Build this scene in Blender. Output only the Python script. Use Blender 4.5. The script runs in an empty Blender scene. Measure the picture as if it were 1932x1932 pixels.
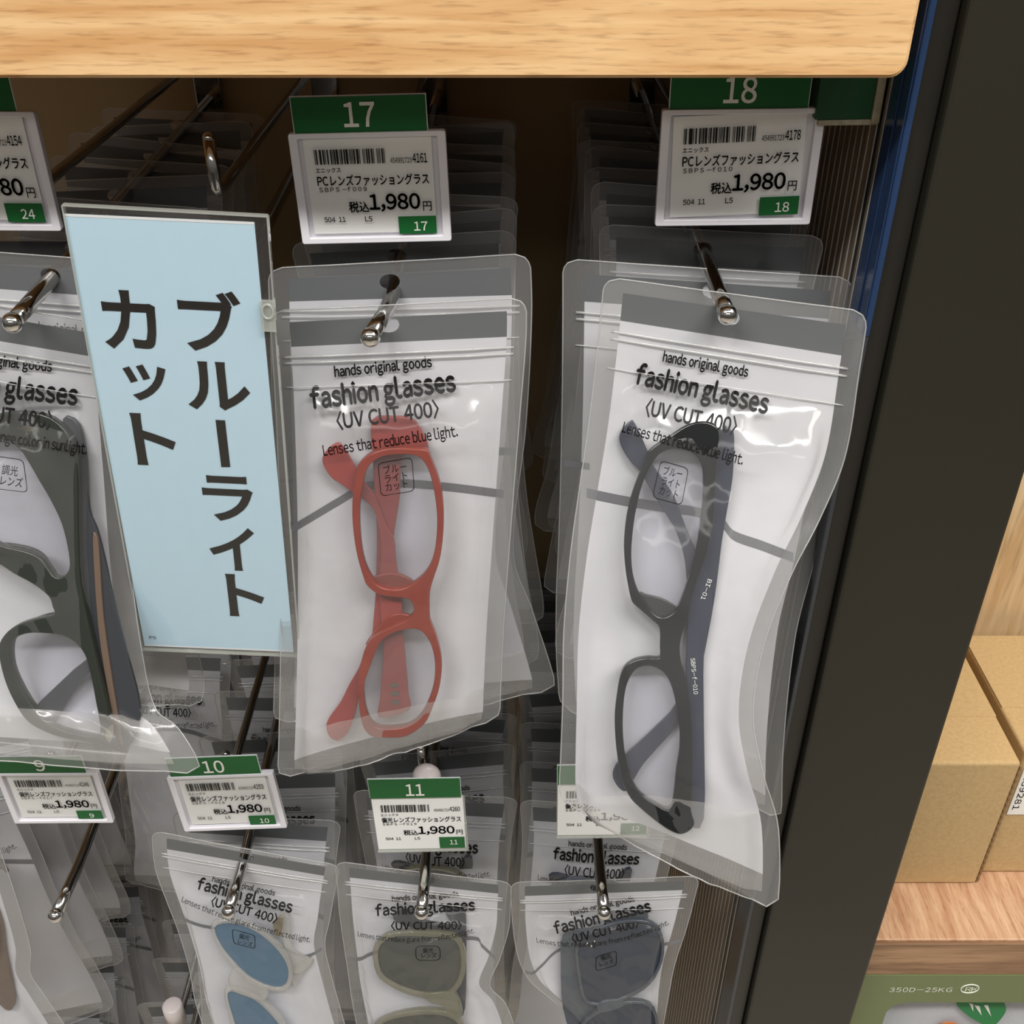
import bpy, bmesh, math, random
from mathutils import Vector, Matrix, noise
from mathutils.bvhtree import BVHTree
import numpy as np

# ------------------------------------------------------------------ camera, world, lights, exposure
SC = bpy.context.scene
COL = SC.collection
R_ = math.radians
EYE = Vector((0, 0, 1.45))
PITCH = R_(33.8)
FPX = 2000.0
cam_data = bpy.data.cameras.new('camera')
cam_data.sensor_width = 36
cam_data.lens = FPX / 1932 * 36
cam_data.clip_start = 0.01
cam = bpy.data.objects.new('camera', cam_data)
COL.objects.link(cam)
cam.location = EYE
cam.rotation_euler = (math.pi / 2 - PITCH, 0, 0)
SC.camera = cam

SC.view_settings.view_transform = 'Standard'
SC.view_settings.look = 'None'
SC.view_settings.gamma = 1
SC.view_settings.exposure = 0.0
SC.cycles.max_bounces = 8
SC.cycles.transparent_max_bounces = 32
SC.cycles.transmission_bounces = 6
SC.cycles.caustics_reflective = False
SC.cycles.caustics_refractive = False

world = bpy.data.worlds.new('store_ambience')
SC.world = world
world.use_nodes = True
wn = world.node_tree.nodes
wl = world.node_tree.links
wn.clear()
w_out = wn.new('ShaderNodeOutputWorld')
w_bg = wn.new('ShaderNodeBackground')
w_tc = wn.new('ShaderNodeTexCoord')
w_sep = wn.new('ShaderNodeSeparateXYZ')
w_map = wn.new('ShaderNodeMapRange')
w_ramp = wn.new('ShaderNodeValToRGB')
w_map.inputs[1].default_value = -1
w_map.inputs[2].default_value = 1
wl.new(w_tc.outputs['Generated'], w_sep.inputs[0])
wl.new(w_sep.outputs[2], w_map.inputs[0])
wl.new(w_map.outputs[0], w_ramp.inputs[0])
wl.new(w_ramp.outputs[0], w_bg.inputs[0])
wl.new(w_bg.outputs[0], w_out.inputs[0])
cr = w_ramp.color_ramp
cr.elements[0].position = 0.0
cr.elements[0].color = (0.42, 0.36, 0.28, 1)
cr.elements[1].position = 1.0
cr.elements[1].color = (0.9, 0.88, 0.84, 1)
e = cr.elements.new(0.47); e.color = (0.16, 0.14, 0.12, 1)
e = cr.elements.new(0.60); e.color = (0.40, 0.38, 0.36, 1)
w_bg.inputs[1].default_value = 0.35


def area(name, loc, size, energy, color, target):
    d = bpy.data.lights.new(name, 'AREA')
    d.shape = 'RECTANGLE'
    d.size, d.size_y = size
    d.energy = energy
    d.color = color
    o = bpy.data.objects.new(name, d)
    COL.objects.link(o)
    o.location = loc
    o.rotation_euler = (Vector(target) - Vector(loc)).to_track_quat('-Z', 'Y').to_euler()
    return o


# fluorescent tubes of the store ceiling, running along the aisle behind and above the viewer, plus an added fill
area('tube_and_fill_light', (-0.85, -0.55, 2.75), (1.2, 0.14), 28, (1.0, 0.975, 0.945), (-0.75, 0.2, 1.0))
area('tube_and_fill_light', (0.65, -0.55, 2.75), (1.2, 0.14), 28, (1.0, 0.975, 0.945), (0.6, 0.2, 1.0))
area('tube_and_fill_light', (-0.1, -2.1, 2.75), (2.4, 0.2), 7, (1.0, 0.97, 0.93), (0.0, 0.3, 1.0))
area('tube_and_fill_light', (1.3, -0.1, 2.6), (0.5, 0.8), 14, (1.0, 0.93, 0.82), (0.45, 0.5, 0.8))  # not a tube: added warm fill that brightens the right bay

# ------------------------------------------------------------------ helpers
rnd = random.Random(7)
CP, SP = math.cos(PITCH), math.sin(PITCH)


def P(px, py, Y):
    """world point that the camera sees at photo pixel (px, py), at depth Y from the camera's vertical plane"""
    u = (px - 966) / FPX
    v = -(py - 966) / FPX
    d = Vector((u, CP + v * SP, -SP + v * CP))
    return EYE + d * (Y / d.y)


def ray(px, py):
    u = (px - 966) / FPX
    v = -(py - 966) / FPX
    return Vector((u, CP + v * SP, -SP + v * CP)).normalized()


def srgb(r, g, b):
    def f(c):
        c /= 255
        return c / 12.92 if c <= 0.04045 else ((c + 0.055) / 1.055) ** 2.4
    return (f(r), f(g), f(b), 1)


def nodes(name):
    m = bpy.data.materials.new(name)
    m.use_nodes = True
    m.node_tree.nodes.clear()
    n, l = m.node_tree.nodes, m.node_tree.links
    out = n.new('ShaderNodeOutputMaterial')
    return m, n, l, out


def principled(name, color, rough=0.5, metal=0.0, spec=0.5, bump=None, coat=0.0, trans=0.0, alpha=1.0, vary=None, sss=0.0):
    m, n, l, out = nodes(name)
    b = n.new('ShaderNodeBsdfPrincipled')
    b.inputs['Base Color'].default_value = color
    b.inputs['Roughness'].default_value = rough
    b.inputs['Metallic'].default_value = metal
    b.inputs['Specular IOR Level'].default_value = spec
    b.inputs['Coat Weight'].default_value = coat
    b.inputs['Transmission Weight'].default_value = trans
    b.inputs['Alpha'].default_value = alpha
    tc = n.new('ShaderNodeTexCoord')
    if vary:
        nz = n.new('ShaderNodeTexNoise')
        nz.inputs['Scale'].default_value = vary[0]
        nz.inputs['Detail'].default_value = 4
        l.new(tc.outputs['Object'], nz.inputs['Vector'])
        mx = n.new('ShaderNodeMix')
        mx.data_type = 'RGBA'
        mx.inputs['A'].default_value = color
        mx.inputs['B'].default_value = vary[1]
        l.new(nz.outputs['Fac'], mx.inputs['Factor'])
        l.new(mx.outputs['Result'], b.inputs['Base Color'])
    if bump:
        nz = n.new('ShaderNodeTexNoise')
        nz.inputs['Scale'].default_value = bump[0]
        nz.inputs['Detail'].default_value = 3
        l.new(tc.outputs['Object'], nz.inputs['Vector'])
        bp = n.new('ShaderNodeBump')
        bp.inputs['Strength'].default_value = bump[1]
        bp.inputs['Distance'].default_value = 0.001
        l.new(nz.outputs['Fac'], bp.inputs['Height'])
        l.new(bp.outputs[0], b.inputs['Normal'])
    l.new(b.outputs[0], out.inputs[0])
    return m


def film(name, haze, tint=(0.97, 0.97, 0.97, 1), rough=0.12, bump=(40, 0.6), knurl=False, haze_col=(0.85, 0.85, 0.84, 1), gloss=1.0):
    """thin clear plastic: straight-through transparency, a little milky scatter and a glossy surface"""
    m, n, l, out = nodes(name)
    tr = n.new('ShaderNodeBsdfTransparent')
    tr.inputs[0].default_value = tint
    df = n.new('ShaderNodeBsdfDiffuse')
    df.inputs[0].default_value = haze_col
    tl = n.new('ShaderNodeBsdfTranslucent')
    tl.inputs[0].default_value = haze_col
    dm = n.new('ShaderNodeMixShader')
    dm.inputs[0].default_value = 0.35
    l.new(df.outputs[0], dm.inputs[1])
    l.new(tl.outputs[0], dm.inputs[2])
    gl = n.new('ShaderNodeBsdfGlossy')
    gl.inputs['Roughness'].default_value = rough
    m1 = n.new('ShaderNodeMixShader')
    m1.inputs[0].default_value = haze
    l.new(tr.outputs[0], m1.inputs[1])
    l.new(dm.outputs[0], m1.inputs[2])
    fr = n.new('ShaderNodeFresnel')
    ge = n.new('ShaderNodeNewGeometry')
    io = n.new('ShaderNodeMath')
    io.operation = 'MULTIPLY_ADD'
    io.inputs[1].default_value = 1 / 1.45 - 1.45
    io.inputs[2].default_value = 1.45
    l.new(ge.outputs['Backfacing'], io.inputs[0])
    l.new(io.outputs[0], fr.inputs[0])
    mu = n.new('ShaderNodeMath')
    mu.operation = 'MULTIPLY'
    mu.inputs[1].default_value = gloss
    mu.use_clamp = True
    l.new(fr.outputs[0], mu.inputs[0])
    m2 = n.new('ShaderNodeMixShader')
    l.new(mu.outputs[0], m2.inputs[0])
    l.new(m1.outputs[0], m2.inputs[1])
    l.new(gl.outputs[0], m2.inputs[2])
    tc = n.new('ShaderNodeTexCoord')
    bp = n.new('ShaderNodeBump')
    bp.inputs['Strength'].default_value = bump[1]
    bp.inputs['Distance'].default_value = 0.0025
    if knurl:
        mp = n.new('ShaderNodeMapping')
        mp.inputs['Rotation'].default_value = (0, R_(45), 0)
        ck = n.new('ShaderNodeTexChecker')
        ck.inputs['Scale'].default_value = 900
        l.new(tc.outputs['Object'], mp.inputs[0])
        l.new(mp.outputs[0], ck.inputs['Vector'])
        bp.inputs['Distance'].default_value = 0.0004
        l.new(ck.outputs['Fac'], bp.inputs['Height'])
    else:
        mp = n.new('ShaderNodeMapping')
        mp.inputs['Scale'].default_value = (1.0, 1.0, 0.45)
        nz = n.new('ShaderNodeTexNoise')
        nz.inputs['Scale'].default_value = bump[0]
        nz.inputs['Detail'].default_value = 2
        nz.inputs['Distortion'].default_value = 0.8
        nz.noise_type = 'RIDGED_MULTIFRACTAL'
        l.new(tc.outputs['Object'], mp.inputs[0])
        l.new(mp.outputs[0], nz.inputs['Vector'])
        l.new(nz.outputs['Fac'], bp.inputs['Height'])
    for s in (gl,):
        l.new(bp.outputs[0], s.inputs['Normal'])
    l.new(m2.outputs[0], out.inputs[0])
    return m


def wood(name, base, dark, axis='X', scale=1.0, rough=0.4, contrast=1.0, figure=0.0):
    m, n, l, out = nodes(name)
    b = n.new('ShaderNodeBsdfPrincipled')
    b.inputs['Roughness'].default_value = rough
    b.inputs['Specular IOR Level'].default_value = 0.35
    tc = n.new('ShaderNodeTexCoord')
    mp = n.new('ShaderNodeMapping')
    s = [55 * scale] * 3
    s['XYZ'.index(axis)] = 4.0 * scale
    mp.inputs['Scale'].default_value = s
    l.new(tc.outputs['Object'], mp.inputs[0])
    n1 = n.new('ShaderNodeTexNoise')
    n1.inputs['Scale'].default_value = 2.2
    n1.inputs['Detail'].default_value = 5
    n1.inputs['Distortion'].default_value = 0.5 + figure
    l.new(mp.outputs[0], n1.inputs['Vector'])
    mp2 = n.new('ShaderNodeMapping')
    s2 = [330 * scale] * 3
    s2['XYZ'.index(axis)] = 26 * scale
    mp2.inputs['Scale'].default_value = s2
    l.new(tc.outputs['Object'], mp2.inputs[0])
    n2 = n.new('ShaderNodeTexNoise')
    n2.inputs['Scale'].default_value = 2.0
    n2.inputs['Detail'].default_value = 3
    l.new(mp2.outputs[0], n2.inputs['Vector'])
    rp = n.new('ShaderNodeValToRGB')
    rp.color_ramp.elements[0].position = 0.36
    rp.color_ramp.elements[0].color = dark
    rp.color_ramp.elements[1].position = 0.36 + 0.26 / contrast
    rp.color_ramp.elements[1].color = base
    l.new(n1.outputs['Fac'], rp.inputs[0])
    rp2 = n.new('ShaderNodeValToRGB')
    rp2.color_ramp.elements[0].position = 0.30
    rp2.color_ramp.elements[0].color = (0.66, 0.60, 0.55, 1)
    rp2.color_ramp.elements[1].position = 0.48
    rp2.color_ramp.elements[1].color = (1, 1, 1, 1)
    l.new(n2.outputs['Fac'], rp2.inputs[0])
    mx = n.new('ShaderNodeMix')
    mx.data_type = 'RGBA'
    mx.blend_type = 'MULTIPLY'
    mx.inputs['Factor'].default_value = 0.8
    l.new(rp.outputs[0], mx.inputs['A'])
    l.new(rp2.outputs[0], mx.inputs['B'])
    l.new(mx.outputs['Result'], b.inputs['Base Color'])
    l.new(b.outputs[0], out.inputs[0])
    return m


M = {}
M['header_wood'] = wood('pale_oak_laminate', srgb(228, 190, 140), srgb(204, 156, 104), 'X', 1.2, 0.42, 0.9)
M['shelf_wood'] = wood('walnut_laminate', srgb(214, 178, 144), srgb(180, 136, 104), 'Y', 2.0, 0.35, 0.7)
M['shelf_edge'] = wood('walnut_laminate_edge', srgb(178, 140, 106), srgb(130, 98, 72), 'X', 0.7, 0.4, 0.9)
M['back_wood'] = wood('pale_ash_board', srgb(238, 212, 170), srgb(208, 172, 126), 'Z', 0.35, 0.5, 0.7, 1.6)
M['side_wood'] = wood('brown_upright_board', srgb(176, 138, 96), srgb(120, 88, 58), 'Z', 0.6, 0.5, 0.9)
M['white'] = principled('white_pouch_sheet', srgb(199, 199, 203), 0.45, spec=0.3, bump=(38, 0.9))
M['band'] = principled('grey_header_print', srgb(90, 93, 95), 0.4, spec=0.4)
M['stripe'] = principled('grey_stripe_print', srgb(104, 104, 108), 0.4)
M['ink'] = principled('black_ink', srgb(18, 15, 14), 0.5, spec=0.25)
M['ink_soft'] = principled('thin_black_ink', srgb(34, 30, 29), 0.5, spec=0.25)
M['film'] = film('clear_pouch_film', 0.06, rough=0.12, bump=(55, 0.55), gloss=1.1)
M['seam'] = film('heat_sealed_seam', 0.11, rough=0.22, knurl=True, bump=(60, 0.8), gloss=1.3)
M['gusset'] = film('folded_gusset_film', 0.26, rough=0.25, bump=(40, 0.5), haze_col=(0.86, 0.84, 0.80, 1), gloss=0.8)
M['bead'] = film('pouch_cut_edge', 0.38, rough=0.15, bump=(60, 0.2), gloss=2.0)
M['zip'] = film('zip_ridge_plastic', 0.40, rough=0.10, bump=(80, 0.3), gloss=2.0, haze_col=(0.9, 0.9, 0.9, 1))
M['chrome'] = principled('chrome_wire', srgb(200, 198, 194), 0.10, 1.0)
M['chrome_ball'] = principled('polished_ball', srgb(226, 224, 220), 0.08, 1.0)
M['lens_clear'] = film('clear_lens', 0.03, rough=0.03, bump=(10, 0.0), gloss=0.9, tint=(0.96, 0.96, 0.98, 1))
M['red'] = principled('translucent_red_acetate', srgb(146, 58, 38), 0.22, spec=0.5, vary=(60, srgb(120, 38, 29)))
M['red_temple'] = principled('red_acetate_temple', srgb(148, 64, 60), 0.28, spec=0.5)
M['black'] = principled('black_acetate', srgb(28, 30, 31), 0.18, spec=0.55)
M['black_temple'] = principled('smoky_navy_temple', srgb(54, 58, 72), 0.22, spec=0.5)
M['olive_black'] = principled('dark_green_acetate', srgb(48, 52, 47), 0.25, spec=0.5)
M['grey_temple'] = principled('dark_grey_temple', srgb(60, 62, 66), 0.25, spec=0.5)
M['brown_pad'] = principled('brown_temple_edge', srgb(104, 88, 76), 0.35)
M['clear_acetate'] = film('clear_acetate', 0.30, rough=0.06, bump=(10, 0.05), haze_col=(0.86, 0.84, 0.78, 1), gloss=2.2)
M['olive_acetate'] = film('pale_olive_clear_acetate', 0.50, rough=0.08, bump=(10, 0.05), haze_col=srgb(150, 146, 118), gloss=2.0)
M['navy_acetate'] = principled('slate_acetate', srgb(70, 76, 84), 0.15, spec=0.6)
M['lens_blue'] = film('blue_mirror_lens', 0.72, tint=srgb(140, 170, 196), rough=0.05, bump=(10, 0.0), haze_col=srgb(108, 144, 170), gloss=1.0)
M['lens_olive'] = film('grey_green_lens', 0.70, tint=srgb(120, 124, 110), rough=0.05, bump=(10, 0.0), haze_col=srgb(98, 100, 92), gloss=0.8)
M['lens_navy'] = film('navy_lens', 0.74, tint=srgb(80, 90, 110), rough=0.05, bump=(10, 0.0), haze_col=srgb(66, 74, 90), gloss=0.9)
M['gold'] = principled('gold_hinge', srgb(216, 206, 180), 0.3, 1.0)
M['holder'] = principled('white_plastic_holder', srgb(236, 234, 240), 0.3, spec=0.5)
M['holder_clear'] = film('clear_card_sleeve', 0.03, rough=0.08, bump=(20, 0.1), gloss=0.5, tint=(1, 1, 1, 1))
M['card'] = principled('cream_price_card', srgb(246, 246, 243), 0.55, spec=0.3)
M['green'] = principled('green_number_print', srgb(18, 98, 44), 0.4, spec=0.4)
M['green_dark'] = principled('dark_green_card', srgb(16, 66, 34), 0.5)
M['cork'] = principled('raw_board_edge', srgb(176, 166, 140), 0.7, vary=(300, srgb(120, 112, 90)))
M['num_white'] = principled('white_number_ink', srgb(240, 240, 232), 0.5)
M['sign_blue'] = principled('light_blue_paper', srgb(204, 234, 250), 0.7, spec=0.25, vary=(160, srgb(198, 228, 244)))
M['sign_ink'] = principled('dark_brown_ink', srgb(24, 19, 13), 0.7, spec=0.1)
M['paper_edge'] = principled('white_paper_edge', srgb(240, 244, 246), 0.6)
M['sleeve'] = film('clear_sign_sleeve', 0.015, rough=0.06, bump=(12, 0.1), gloss=0.9)
M['sleeve_edge'] = film('clear_sleeve_edge', 0.45, rough=0.1, bump=(12, 0.1), gloss=2.0, haze_col=(0.75, 0.78, 0.72, 1))
M['post'] = principled('dark_bronze_paint', srgb(38, 36, 28), 0.40, spec=0.45, bump=(900, 0.04))
M['post_dark'] = principled('dark_channel_paint', srgb(36, 34, 30), 0.35, spec=0.5)
M['flute'] = film('fluted_polycarbonate', 0.42, tint=(0.9, 0.88, 0.84, 1), rough=0.25, bump=(30, 0.2), haze_col=srgb(190, 172, 146), gloss=0.8)
M['blue_edge'] = film('blue_edge_film', 0.55, tint=(0.85, 0.87, 0.9, 1), rough=0.2, bump=(30, 0.2), haze_col=srgb(92, 96, 104), gloss=1.2)
M['cardboard'] = principled('kraft_cardboard', srgb(206, 178, 132), 0.8, spec=0.2, vary=(420, srgb(180, 150, 104)), bump=(500, 0.15))
M['cardboard_edge'] = principled('corrugated_cut_edge', srgb(136, 108, 72), 0.9)
M['label'] = principled('white_sticker', srgb(240, 238, 232), 0.5)
M['olive_metal'] = principled('olive_green_steel', srgb(112, 122, 78), 0.35, spec=0.5, bump=(700, 0.05))
M['emboss'] = principled('embossed_glint_white', srgb(236, 238, 228), 0.3, 0.0)  # near-white colour stands in for bright glints on the embossing
M['linen'] = principled('linen_print', srgb(206, 208, 212), 0.8, vary=(500, srgb(188, 190, 196)))
M['leaf'] = principled('leaf_print', srgb(44, 132, 74), 0.6)
M['orange'] = principled('orange_print', srgb(222, 132, 70), 0.6)
M['black_plastic'] = principled('black_end_cap', srgb(28, 26, 24), 0.4)
M['pegboard'] = principled('beige_back_panel', srgb(170, 148, 114), 0.6, spec=0.3)
M['pearl'] = principled('white_clip_plastic', srgb(226, 216, 214), 0.3)


def tag(o, label=None, cat=None, group=None, kind=None):
    if label: o['label'] = label
    if cat: o['category'] = cat
    if group: o['group'] = group
    if kind: o['kind'] = kind
    return o


def wloc(o):
    p = Vector((0, 0, 0))
    while o is not None:
        p = p + o.location
        o = o.parent
    return p


def empty(name, loc, label, cat, group=None):
    o = bpy.data.objects.new(name, None)
    o.empty_display_size = 0.01
    COL.objects.link(o)
    o.location = loc
    return tag(o, label, cat, group)


def mk(name, verts, faces, mat, parent=None, fm=None, smooth=False, local=False, origin=None):
    """one mesh object; verts are world points (or already local to the parent)"""
    base = Vector((0, 0, 0))
    if parent is not None and not local:
        base = wloc(parent)
    elif parent is None:
        base = Vector(origin) if origin is not None else sum((Vector(v) for v in verts), Vector()) / max(1, len(verts))
    me = bpy.data.meshes.new(name)
    me.from_pydata([tuple(Vector(v) - base) for v in verts], [], faces)
    mats = mat if isinstance(mat, (list, tuple)) else [mat]
    for m in mats:
        me.materials.append(M[m] if isinstance(m, str) else m)
    if fm:
        me.polygons.foreach_set('material_index', fm)
    if smooth:
        me.polygons.foreach_set('use_smooth', [True] * len(me.polygons))
    me.update()
    o = bpy.data.objects.new(name, me)
    COL.objects.link(o)
    if parent is None:
        o.location = base
    else:
        o.parent = parent
    return o


class B:
    """collects shapes into one mesh"""
    def __init__(s):
        s.v, s.f, s.m = [], [], []

    def add(s, v, f, mi=0):
        k = len(s.v)
        s.v += [Vector(x) for x in v]
        s.f += [[i + k for i in q] for q in f]
        s.m += [mi] * len(f)

    def box(s, lo, hi, bev=0.0, mat4=None, mi=0, seg=2):
        bm = bmesh.new()
        bmesh.ops.create_cube(bm, size=1)
        lo, hi = Vector(lo), Vector(hi)
        for v in bm.verts:
            v.co = Vector(((lo.x + hi.x) / 2 + v.co.x * (hi.x - lo.x), (lo.y + hi.y) / 2 + v.co.y * (hi.y - lo.y), (lo.z + hi.z) / 2 + v.co.z * (hi.z - lo.z)))
        if bev:
            bmesh.ops.bevel(bm, geom=bm.edges[:], offset=bev, segments=seg, affect='EDGES', profile=0.5)
        s.bm(bm, mat4, mi)

    def bm(s, bm, mat4=None, mi=0):
        bm.verts.index_update()
        s.add([(mat4 @ v.co) if mat4 else v.co.copy() for v in bm.verts], [[v.index for v in f.verts] for f in bm.faces], mi)
        bm.free()

    def sphere(s, c, r, mi=0, sc=(1, 1, 1), n=16):
        bm = bmesh.new()
        bmesh.ops.create_uvsphere(bm, u_segments=n, v_segments=n // 2 + 2, radius=r)
        s.bm(bm, Matrix.Translation(c) @ Matrix.Diagonal((*sc, 1)), mi)

    def tube(s, pts, r, n=10, cap=True, mi=0):
        pts = [Vector(p) for p in pts]
        rings = []
        up = Vector((0, 0, 1))
        prev = None
        for i, p in enumerate(pts):
            t = (pts[min(i + 1, len(pts) - 1)] - pts[max(i - 1, 0)]).normalized()
            a = prev - t * prev.dot(t) if prev is not None else (t.cross(up) if abs(t.dot(up)) < 0.95 else t.cross(Vector((1, 0, 0))))
            a.normalize()
            prev = a
            b = t.cross(a)
            rr = r[i] if isinstance(r, (list, tuple)) else r
            rings.append([p + (a * math.cos(2 * math.pi * k / n) + b * math.sin(2 * math.pi * k / n)) * rr for k in range(n)])
        v = [q for rg in rings for q in rg]
        f = []
        for i in range(len(pts) - 1):
            for k in range(n):
                f.append([i * n + k, i * n + (k + 1) % n, (i + 1) * n + (k + 1) % n, (i + 1) * n + k])
        if cap:
            f.append(list(range(n))[::-1])
            f.append([(len(pts) - 1) * n + k for k in range(n)])
        s.add(v, f, mi)

    def make(s, name, mat, parent=None, smooth=False, local=False, origin=None):
        return mk(name, s.v, s.f, mat, parent, s.m, smooth, local, origin)


def catmull(pts, closed=True, sub=5):
    n = len(pts)
    out = []
    rng = range(n) if closed else range(n - 1)
    for i in rng:
        if closed:
            p0, p1, p2, p3 = pts[i - 1], pts[i], pts[(i + 1) % n], pts[(i + 2) % n]
        else:
            p0, p1, p2, p3 = pts[max(i - 1, 0)], pts[i], pts[i + 1], pts[min(i + 2, n - 1)]
        for k in range(sub):
            t = k / sub
            out.append(tuple(0.5 * ((2 * b) + (-a + c) * t + (2 * a - 5 * b + 4 * c - d) * t * t + (-a + 3 * b - 3 * c + d) * t ** 3)
                             for a, b, c, d in zip(p0, p1, p2, p3)))
    if not closed:
        out.append(tuple(pts[-1]))
    return out


def bezier_arc(pts, rad, seg=6):
    """polyline with rounded corners"""
    pts = [Vector(p) for p in pts]
    out = [pts[0]]
    for i in range(1, len(pts) - 1):
        a, b, c = pts[i - 1], pts[i], pts[i + 1]
        r = min(rad, (a - b).length * 0.49, (c - b).length * 0.49)
        p, q = b + (a - b).normalized() * r, b + (c - b).normalized() * r
        for k in range(seg + 1):
            t = k / seg
            out.append(p * (1 - t) ** 2 + b * 2 * t * (1 - t) + q * t * t)
    out.append(pts[-1])
    return out


def flat_shape(loops, depth, bevel):
    """2-D loops (outline first, then holes) -> extruded, softly bevelled solid in local XY"""
    cu = bpy.data.curves.new('tmp', 'CURVE')
    cu.dimensions = '2D'
    cu.fill_mode = 'BOTH'
    cu.extrude = depth
    cu.bevel_depth = bevel
    cu.bevel_resolution = 2
    cu.offset = -bevel
    for lp in loops:
        sp = cu.splines.new('POLY')
        sp.points.add(len(lp) - 1)
        for i, (x, y) in enumerate(lp):
            sp.points[i].co = (x, y, 0, 1)
        sp.use_cyclic_u = True
    o = bpy.data.objects.new('tmp', cu)
    COL.objects.link(o)
    bpy.context.view_layer.update()
    ev = o.evaluated_get(bpy.context.evaluated_depsgraph_get())
    me = ev.to_mesh()
    v = [x.co.copy() for x in me.vertices]
    f = [list(p.vertices) for p in me.polygons]
    ev.to_mesh_clear()
    bpy.data.objects.remove(o)
    bpy.data.curves.remove(cu)
    return v, f


# ------------------------------------------------------------------ lettering (built-in font glyphs, laid out one by one)
GL = {}


def glyph(ch, bold, native=False):
    key = (ch, bold, native)
    if key in GL:
        return GL[key]
    c = ch
    if '!' <= ch <= '~' and not native:
        c = chr(ord(ch) + 0xFEE0)            # the humanist wide forms, spaced here by their own outlines
    cu = bpy.data.curves.new('t', 'FONT')
    cu.body = c
    cu.size = 1
    cu.offset = bold
    cu.resolution_u = 3
    o = bpy.data.objects.new('t', cu)
    COL.objects.link(o)
    bpy.context.view_layer.update()
    ev = o.evaluated_get(bpy.context.evaluated_depsgraph_get())
    me = ev.to_mesh()
    v = [(q.co.x, q.co.y) for q in me.vertices]
    f = [list(p.vertices) for p in me.polygons]
    ev.to_mesh_clear()
    bpy.data.objects.remove(o)
    bpy.data.curves.remove(cu)
    x0 = min((a for a, _ in v), default=0)
    x1 = max((a for a, _ in v), default=0.3)
    GL[key] = (v, f, x0, x1)
    return GL[key]


def layout(text, bold=0.0, gap=0.085):
    """-> list of (glyph verts, faces) in units where a capital is about 0.735 tall, and the total width"""
    x = 0
    out = []
    for ch in text:
        if ch == ' ':
            x += 0.26
            continue
        v, f, x0, x1 = glyph(ch, bold)
        if ord(ch) > 0x2E80 and ch not in '〈〉':
            out.append(([(a + x, b) for a, b in v], f))
            x += 1.0
        else:
            g = gap
            out.append(([(a - x0 + x, b) for a, b in v], f))
            x += (x1 - x0) + g
    return out, max(x - gap, 0.01)


def text_to(bld, text, fn, w, h, bold=0.0, gap=0.085, mi=0):
    """text filling width w and capital height h; fn maps (x, y) to a 3-D point"""
    heavy = bold >= 0.018
    gl, tw = layout(text, 0.0 if heavy else bold, gap)
    sx, sy = w / tw, h / 0.735
    d = bold * 0.9
    for ox, oy in (((-d, 0), (d, 0), (0, d), (0, -d)) if heavy else ((0, 0),)):     # heavy strokes: the outline struck four times
        for v, f in gl:
            bld.add([fn((a + ox) * sx, (b + oy) * sy) for a, b in v], f, mi)


# ------------------------------------------------------------------ pouches
def smooth01(a, b, x):
    t = max(0.0, min(1.0, (x - a) / (b - a)))
    return t * t * (3 - 2 * t)


BAND0, BAND1, ZIP0, ZIP1 = 0.0235, 0.071, 0.090, 0.150
US = [0, 0.02, 0.045, 0.075] + [0.075 + 0.85 * k / 46 for k in range(1, 46)] + [0.925, 0.955, 0.98, 1]
VS = sorted(set([0, 0.006, 0.014, BAND0, 0.028, 0.033, 0.038, 0.044, 0.051, 0.06, BAND1, ZIP0, 0.12, ZIP1, 0.965, 0.985, 1.0] + [0.16 + 0.80 * k / 60 for k in range(0, 61)]))
HOLE_U, HOLE_V = 0.47, 0.055


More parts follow.
